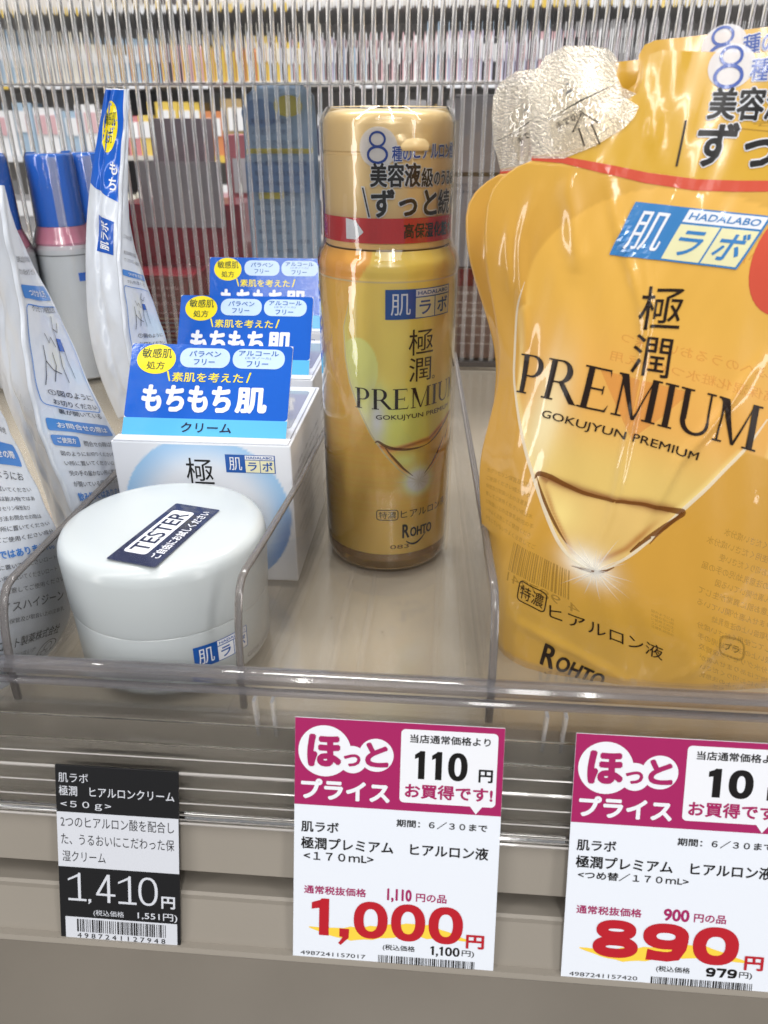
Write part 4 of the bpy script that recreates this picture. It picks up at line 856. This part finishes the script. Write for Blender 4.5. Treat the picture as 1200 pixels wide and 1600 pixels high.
# headline block at the top right
a,b_=inv(lat,[(1062,262),(1262,272)]); an=math.atan2(b_[1]-a[1],b_[0]-a[0])
HM=lambda V,off: lat(np.stack([a_[0]+V[:,0]*math.cos(an)-V[:,1]*math.sin(an),a_[1]+V[:,0]*math.sin(an)+V[:,1]*math.cos(an)],1),off)
a_=a
put('white_bubble',ell(7.0,22.2,5.6,5.2,40),HM,MATS['white_bubble_print'],pou,.12,PST)
put('lettering',eight(6.6,22.2,6.8,9.8,.75),HM,BL,pou,.2,PST)
outlined('種のヒアルロン酸',11.6,46,18.6,23.8,.015,.05,HM,BL,K_WHT,pou,.16,PST,PST)
outlined('美容液級の',3.4,36,10.2,17.4,.03,.07,HM,K_BLK,K_WHT,pou,.16,PST,PST)
outlined('ずっと続く',2.2,52,.2,10.0,.03,.06,HM,K_BLK,K_WHT,pou,.16,PST,PST)
put('slash',poly((-1.6,10),(-1.1,10),(-.6,.2),(-1.1,.2)),HM,K_BLK,pou,.2,PST)
# back print showing through the film, mirrored
GHO=film('show_through_print',(1,1,1,1),.1,.3,haze=.42,hcol=(.42,.26,.05,1)); GHR=film('show_through_red',(1,1,1,1),.1,.3,haze=.2,hcol=(.75,.20,.05,1))
def ghost(body,x0,x1,y,h,m=GHO): return put('show_through_print',[(np.stack([x0+x1-P_[:,0],P_[:,1]],1),[f[::-1] for f in F_]) for P_,F_,*_z in T(body,x0,x1,y,y+h,.0)],lat,m,pou,.05,PST)
ghost('うたびすこやかな素肌へ',-8,34,139.5,3.2,GHR); ghost('るおい成分配合。',-2,30,134,3.2,GHR); ghost('ひふへのうるおいを保つ',-10,40,112,2.6,GHR); ghost('高保湿化粧水つめかえ用',-12,40,107,2.6,GHR); put('show_through_wedge',poly((-14,104),(14,104),(0,88)),lat,GHR,pou,.04,PST)
rg=random.Random(11)
for k in range(16):
    put('show_through_print',[(P_*np.array([-1,1])+np.array([102+k*.4,0]),F_,*z_) for P_,F_,*z_ in smallprint(30+k*.4,72,72-k*3.2,1.9,rg)],lat,GHO,pou,.05,PST)
for k in range(7): put('show_through_print',smallprint(-46,-26+k*1.2,66-k*3.0,1.6,rg),lat,GHO,pou,.05,PST)
a,b_=inv(lat,[(795,886),(905,905)]); put('show_through_barcode',bars(a[0],b_[0]-2,a[1]-1,a[1]+9,4,30),lat,GHO,pou,.05,3.0)
ghost('4 987241',a[0],b_[0],a[1]-4.5,3.0)
rc=inv(lat,[(1143,1012)])[0]; put('recycling_mark',rroutline(rc[0]-4,rc[1]-3,rc[0]+4,rc[1]+3,2,.7)+T('プラ',rc[0]-2.5,rc[0]+2.5,rc[1]-1.2,rc[1]+1.2,.02),lat,GHO,pou,.05,PST)
rc=inv(lat,[(1035,975)])[0]; put('show_through_print',[z for k in range(5) for z in smallprint(rc[0]-3.5,rc[0]+3.5,rc[1]-2.5+k*1.2,.9,rg,.1)],lat,GHO,pou,.05,PST)
put('show_through_print',rroutline(5,161,40,165,.8,.3)+T('製造番号',8,36,161.8,164.2,0),lat,GHO,pou,.05,PST)
rc=inv(lat,[(1195,400)])[0]; put('red_disc',ell(rc[0]+9,rc[1]+1,12,12,40),lat,REDS,pou,.08,PST)
# two more behind it
def copytree(src,loc,rz=0,label=None,ry=0):
    r=src.copy(); C.objects.link(r); r.location=Vector(src.location)+Vector(loc)*S; r.rotation_euler=(0,ry,rz); r['label']=label
    def rec(o,n):
        for ch in list(o.children):
            c=ch.copy(); C.objects.link(c); c.parent=n; rec(ch,c)
    rec(src,r); return r
copytree(pou,(21,13,6.0),R(-3),'golden refill pouch right behind the front one, its slanted top edge showing',ry=R(-7))
copytree(pou,(11.5,26,2.0),R(2),'rearmost golden refill pouch, its silver spout tip showing furthest left',ry=R(-7.2))
# ================= white refill pouches at the left =================
WF=mat('white_pouch_film',rgb(214,220,230),0.3,0.5,coat=.45,coatr=.15,noise=.05,nscale=20,bump=1.1,bscale=52,sss=.1); LBK=ink('grey_black_print',48,48,56); LBL=ink('mid_blue_print',70,130,205,.3,.3); CLOTH=ink('royal_blue_print',25,84,178,.25,.4)
def wpouch(name_lab,vs_,right,left,loc):
    """right: rows of (ridge px, far px, Yr, Yf); left: rows (ridge px, edge px, Yr, Ye)"""
    t=thing('refill_pouch',name_lab,'pouch',loc,'white refill pouches in the left lane')
    Rn=[];Ln=[]
    for (r0,r1,ya,yb),(l1,yc) in zip(right,left):
        p0=at(*r0,ya);p1=at(*r1,yb); m=(p0+p1)/2+np.array([1.6,-1.0,0]); Rn.append([p0,m,p1]); q1=at(*l1,yc); m=(p0+q1)/2+np.array([-.6,-1.5,0]); Ln.append([q1,m,p0])
    fold=lambda u,v: .55*np.sin(v*.16+u*.12)*np.sin(u*.11+.6)+.30*np.sin(v*.41-u*.22+1.5*np.sin(v*.05))+.5*np.abs(np.sin(v*.085+u*.07))
    la=Lattice([0,20,40],vs_,Rn,st=1.0,extra=lambda u,v: fold(u,v)*.8); lb=Lattice([-24,-12,0],vs_,Ln,st=1.0,extra=lambda u,v: 1.3*fold(u*2,v)*np.sin(np.pi*np.clip(-u/24,0,1))+1.2*np.exp(-((u+9+v*.05)/1.6)**2))
    vv=np.arange(vs_[0],vs_[-1]+.1,1.0)
    span_mesh('back_panel',la,vv,lambda v:0,lambda v:40,40,WF,t,back=lambda tt,v: np.array([-(.3+2.0*math.sin(math.pi*tt)),.8,0]))
    span_mesh('side_fold_panel',lb,vv,lambda v:-24,lambda v:0,24,WF,t,back=lambda tt,v: np.array([-.2,.6+1.5*math.sin(math.pi*tt),0]))
    # rolled ridge seam
    V=[];F=[]
    for v in vv:
        p=la(np.array([[0.,v]]),0)[0]
        for dx,dy in ((-.9,-.1),(-.3,-.8),(.5,-.7),(.9,.1),(0,.6)): V.append(p+np.array([dx,dy,0]))
    for j in range(len(vv)-1):
        for k in range(5): F.append((5*j+k,5*j+(k+1)%5,5*j+5+(k+1)%5,5*j+5+k))
    mesh('ridge_seam',V,F,WF,t,True)
    return t,la,lb
def fill_back(t,la,v0,v1,rows,seed,drawing=None):
    rg=random.Random(seed); 
    for (v,h,x0,x1,kind) in rows:
        if kind=='s': put('lettering',smallprint(x0,x1,v,h,rg,.2),la,LBK,t,.2,1.5)
        elif kind=='b': put('blue_band',rrect(x0,v,x1,v+h,1.0),la,LBL,t,.16,1.2)
        elif kind.startswith('w:'): put('lettering',T(kind[2:],x0,x1,v,v+h,.02),la,K_WHT,t,.26,1.5)
        elif kind.startswith('k:'): put('lettering',T(kind[2:],x0,x1,v,v+h,.01),la,LBK,t,.22,1.5)
        elif kind.startswith('l:'): put('lettering',T(kind[2:],x0,x1,v,v+h,.03),la,LBL,t,.22,1.5)
def drawing(t,la,u0,v0,s):
    sh=[]
    for pl in ([(0,0),(2,4),(3,9),(2.4,14)],[(3,9),(7,6),(11,5)],[(5,18),(7,15),(9,17),(12,14)],[(14,2),(13,8),(15,14),(14,20),(17,24)],[(20,4),(19,10),(20,16)],[(6,2),(9,8),(8,12)],[(14,20),(18,19),(21,22)]):
        sh+=stroke([(u0+x*s,v0+y*s) for x,y in pl],.35)
    put('instruction_drawing',sh,la,LBK,t,.22,1.5); put('blue_vessel',poly((u0+14.5*s,v0+13*s),(u0+19.5*s,v0+13*s),(u0+19.5*s,v0+17*s),(u0+14.5*s,v0+17*s)),la,CLOTH,t,.2,1.5)
    put('panel_line',rroutline(3,v0-9,38,v0+27*s,2.5,.4),la,LBL,t,.2,1.5)
# A: nearest, bottom left
tA,lA,_=wpouch('white refill pouch nearest the viewer at bottom left, covered in small black print',[0,20,45,70,95,120],
 [((-70,1110),(66,1034),150,179),((-70,1010),(108,965),152,200),((-75,890),(98,858),160,204),((-85,770),(62,776),172,199),((-80,660),(22,690),182,194),((-60,570),(-12,620),188,190)],
 [((-150,1150),190),((-150,1030),195),((-150,920),200),((-150,800),205),((-120,690),205),((-90,590),200)],(-130,180,0))
fill_back(tA,lA,0,100,[(6,3,13,37,'s'),(10.5,2.2,14,33,'s'),(15,4,12,36,'k:ロート製薬株式会社'),(24,1.6,15,38,'s'),(28,3.2,6,36,'k:フェイスハイジーン'),(34,1.8,12,39,'s'),(38,1.8,12,39,'s'),(42,1.8,13,38,'s'),(46,3.2,14,36,'l:ではありません。'),(52,2,12,38,'s'),(56,2,12,38,'s'),(60,2,12,38,'s'),(64,2,12,37,'s'),(68,2,12,36,'s'),(72,2,12,36,'s'),(77,3.4,12,35,'s'),(83,10,2,37,'b'),(86,3.6,10,34,'w:お問い合せの際'),(98,3,10,36,'s')],21)
rc=(33,9); put('round_mark',ring(34,9,4,4,.35,30)+ring(34,10,1.6,2,.3,20),lA,LBK,tA,.14,2.5)
# B: middle
tB,lB,lB2=wpouch('white refill pouch in the middle of the left lane with instruction drawings and blue bands',[0,25,55,85,112,126],
 [((128,838),(207,806),217,256),((82,722),(195,722),209,262),((48,612),(152,628),206,247),((32,480),(88,486),210,232),((8,352),(22,352),211,219),((-2,290),(2,290),213,218)],
 [((95,850),235),((55,730),230),((8,620),232),((-12,500),235),((-20,360),228),((-20,290),224)],(-125,230,0))
fill_back(tB,lB,0,126,[(3,2,5,38,'s'),(7,2,5,38,'s'),(11,3,5,36,'l:飲み物ではありません。'),(16,2,5,38,'s'),(20,2,5,38,'s'),(24,2,5,36,'s'),(28,2,5,36,'s'),(32,4.6,3,15,'b'),(33.2,2.4,5,13,'w:ご使用方'),(32.6,2.6,17,38,'s'),(38.5,5.6,3,38,'b'),(40,2.8,7,35,'w:お問合せの際は'),(47,2.4,10,36,'k:裏が開いている'),(51,2.4,9,36,'k:お切りください'),(55,2.4,8,36,'k:①図のように'),(88,4.6,3,37,'b'),(89,2.4,9,30,'w:つけかえ方'),(84,2.2,8,34,'s'),(96,2,6,34,'s'),(100,2,6,34,'s')],22); drawing(tB,lB,8,59,1.0)
# C: upright behind
tC,lC,lC2=wpouch('upright white refill pouch with narrow blue top and yellow disc, rearmost in the left lane',[0,30,62,92,122,140],
 [((222,640),(292,628),283,322),((200,545),(262,540),283,322),((188,440),(232,452),287,312),((186,350),(204,356),293,304),((193,215),(197,215),299,302),((196,139),(197,139),300,302)],
 [((185,655),300),((148,560),300),((134,440),300),((137,325),302),((152,215),303),((165,138),303)],(-105,300,0))
fill_back(tC,lC,0,126,[(22,4,3,38,'b'),(27,2,9,36,'k:裏が開いている'),(31,2,9,36,'k:お切りください'),(35,2,9,36,'k:①図のように'),(66,3.4,3,37,'b'),(66.8,1.8,9,30,'w:つけかえ方'),(62.5,2,8,34,'s'),(74,2,6,34,'s'),(78,2,6,34,'s'),(86,2,6,34,'s')],23); drawing(tC,lC,8,39,.8)
put('blue_top_print',poly((-23.5,103),(-.5,100),(-.5,139.6),(-23.5,139.6)),lC2,CBLUE,tC,.16,1.0,smooth=True); put('yellow_disc',ell(-11.5,126,7,9.5,36),lC2,YEL,tC,.2,1.5)
put('lettering',T('敏感肌',-17,-6,126.5,131.5,.0)+T('処方',-15,-8,120,125,.0),lC2,GRN,tC,.26,1.5)
put('lettering',T('も',-8,-2.5,109,113.5,.03)+T('ち',-8,-2.5,103.5,108,.03),lC2,K_WHT,tC,.26,1.5)
put('emblem',rect(-14,76,-3,92),lC2,CLOTH,tC,.14,1.5); put('lettering',xf(T('肌ラボ',0,13,0,6,.02),-5.5,77.5,R(90)),lC2,K_WHT,tC,.2,1.5)
for k in range(8): put('lettering',smallprint(.5,9,96-k*3.2,2.2,random.Random(k),.1),lC2,LBK,tC,.15,2) if False else None
# ================= price tags =================
MAG=ink('magenta',160,36,94,.35); RDP=ink('price_red',180,32,44,.35); YBR=ink('brush_yellow',240,204,70,.4)
TAGW=mat('white_tag_paper',rgb(224,229,238),0.45,0.4,coat=.15); TAGK=mat('black_tag_card',rgb(24,24,26),0.35,.5,coat=.2)
_s=math.sin(R(19));_cc=math.cos(R(19))
def tagbase(x,stop,d=1.2):
    y,z=tl(stop,d); return (x,y,z)
EYT=np.array([0,_s,_cc])
def bigtag(x,ztop_s,lab,save,wide,old,price,tax,code,var):
    W_,H_=56.3,71.4; o=np.array(tagbase(x,ztop_s+H_)); t=thing('price_tag',lab,'price tag',tuple(o))
    mp=planar(o,(1,0,0),EYT); mpt=lambda u,v: (u,H_-v)
    card=boxm('card',0,W_,-.35,0,0,H_,TAGW,t,.1,fn=lambda v: tuple(o+np.array([1,0,0])*v[0]+EYT*v[2]+np.array([0,_cc,-_s])*(v[1]+.35))); 
    ORG[card]=ORG[t]
    Y=lambda v: H_-v
    put('magenta_header',rect(.05,Y(25),W_-.05,Y(.05)),mp,MAG,card,.05)
    put('white_circle',ell(8.2,Y(9.2),7.2,7.3),mp,K_WHT,card,.10); put('white_circle',ell(15.8,Y(11.2),3.9,3.9),mp,K_WHT,card,.14); put('white_circle',ell(22.2,Y(9.6),4.7,4.7),mp,K_WHT,card,.10)
    put('lettering',T('ほ',3.4,12.8,Y(13.8),Y(4.4),.05)+T('っ',13.4,18.0,Y(13.2),Y(9.6),.03)+T('と',19.2,25.6,Y(13.0),Y(6.0),.045),mp,MAG,card,.18)
    put('lettering',T('プライス',1.8,26.2,Y(23.2),Y(17.2),.045),mp,K_WHT,card,.12)
    put('speech_box',rrect(28.8,Y(22.6),54.6,Y(1.7),1.2),mp,K_WHT,card,.10); put('speech_pointer',poly((47.8,Y(22.5)),(51.2,Y(22.5)),(49.5,Y(24.8))),mp,K_WHT,card,.12)
    put('lettering',T('当店通常価格より',31.2,52.6,Y(5.4),Y(3.0),.02),mp,K_BLK,card,.15)
    put('lettering',figures(save,32.4 if wide else 34.4,46.8 if wide else 46.2,Y(15.6),Y(7.6),.33)+T('円',49.8,53.6,Y(15.6),Y(11.9),.03),mp,K_BLK,card,.15)
    put('lettering',T('お買得です!',30.2,53.8,Y(21.2),Y(17.0),.03),mp,MAG,card,.15)
    put('lettering',T('期間：６／３０まで',28.2,52.8,Y(29.8),Y(27.6),.02)+T('肌ラボ',2.0,12.4,Y(33.0),Y(29.8),.02)+T('極潤プレミアム　ヒアルロン液',2.0,53.4,Y(38.0),Y(34.4),.02)+T(var,2.8,22.2 if wide else 32,Y(41.2),Y(38.8),.02),mp,K_BLK,card,.08)
    put('lettering',T('通常税抜価格',3.0,20.4,Y(51.4),Y(48.9),.02)+T(old,26.2,33.0,Y(51.8),Y(48.2),.03,fit='0')+T('円の品',34.2,42.6,Y(51.6),Y(49.1),.02),mp,MAG,card,.08)
    br=[(4.5+45*t_,Y(61.6+1.2*math.sin(t_*7))) for t_ in np.linspace(0,1,24)]; put('yellow_brush_stroke',stroke(br,[.3+3.6*min(1,4*t_,4*(1-t_))*(1+.12*math.sin(k*2.3)) for k,t_ in enumerate(np.linspace(0,1,24))]),mp,YBR,card,.08)
    put('lettering',figures(price,4.8 if wide else 8.0,47.4 if wide else 46.6,Y(63.8),Y(52.6),.29)+T('円',48.4,53.4,Y(64.6),Y(60.4),.035),mp,RDP,card,.14)
    put('lettering',T('(税込価格',25.4,34.4,Y(67.2),Y(65.2),.01)+figures(tax,38.6,46.8,Y(67.4),Y(64.7),.30)+T('円)',47.4,50.8,Y(67.4),Y(65.3),.01),mp,K_BLK,card,.08)
    put('barcode',bars(24.2,51.5,Y(71.0),Y(68.6),hash_(code),52),mp,K_BLK,card,.08); put('lettering',T(code,2.2,20.6,Y(70.2),Y(69.0),.0),mp,K_BLK,card,.08)
    return t
def hash_(s_): return sum(ord(c_)*(i+1) for i,c_ in enumerate(s_))
bigtag(-36.3,-5.4,'magenta-headed white price tag between the black tag and another magenta one','110',True,'1,110','1,000','1,100','4987241157017','<１７０ｍL>')
bigtag(38.5,-5.2,'rightmost magenta-headed price tag, the one under the golden refill pouches','10',False,'900','890','979','4987241157420','<つめ替／１７０ｍL>')
W_,H_=35.4,53.6; o=np.array(tagbase(-104.3,12.6+H_,.8)); t=thing('price_tag','black electronic-style price tag showing 1,410 in white figures','price tag',tuple(o)); mp=planar(o,(1,0,0),EYT)
card=boxm('card',0,W_,-.6,0,0,H_,TAGK,t,.15,fn=lambda v: tuple(o+np.array([1,0,0])*v[0]+EYT*v[2]+np.array([0,_cc,-_s])*(v[1]+.6))); ORG[card]=ORG[t]
TW=ink('tag_pale',205,208,216,.4)
Y=lambda v: H_-v*H_/ (283.)   # v in photograph rows below the tag top
put('white_field',rect(.1,Y(162),W_-.1,Y(74)),mp,TW,card,.06); put('white_field',rect(1.6,Y(280),W_-.9,Y(244)),mp,TW,card,.06)
put('lettering',T('肌ラボ',1,9.6,Y(27),Y(12),.0)+T('極潤　ヒアルロンクリーム',1,34.2,Y(48),Y(32),.008)+T('<５０ｇ>',1.4,16,Y(69),Y(56),.01),mp,TW,card,.08)
put('lettering',T('2つのヒアルロン酸を配合し',1.2,34,Y(98),Y(80),.0)+T('た、うるおいにこだわった保',1.2,34,Y(126),Y(108),.0)+T('湿クリーム',1.4,14,Y(153),Y(136),.0),mp,K_BLK,card,.1)
put('lettering',figures('1,410',2.4,29,Y(217),Y(171),.15,True)+T('円',30,34,Y(220),Y(200),.03)+T('(税込価格',10,19,Y(241),Y(230),.0)+T('1,551円)',23,34.6,Y(242),Y(228),.01),mp,TW,card,.08)
put('barcode',bars(5,31.5,Y(268),Y(247),9,46),mp,K_BLK,card,.1); put('lettering',T('4 9 8 7 2 4 1 1 2 7 9 4 8',5,31,Y(278),Y(270),.01),mp,K_BLK,card,.1)
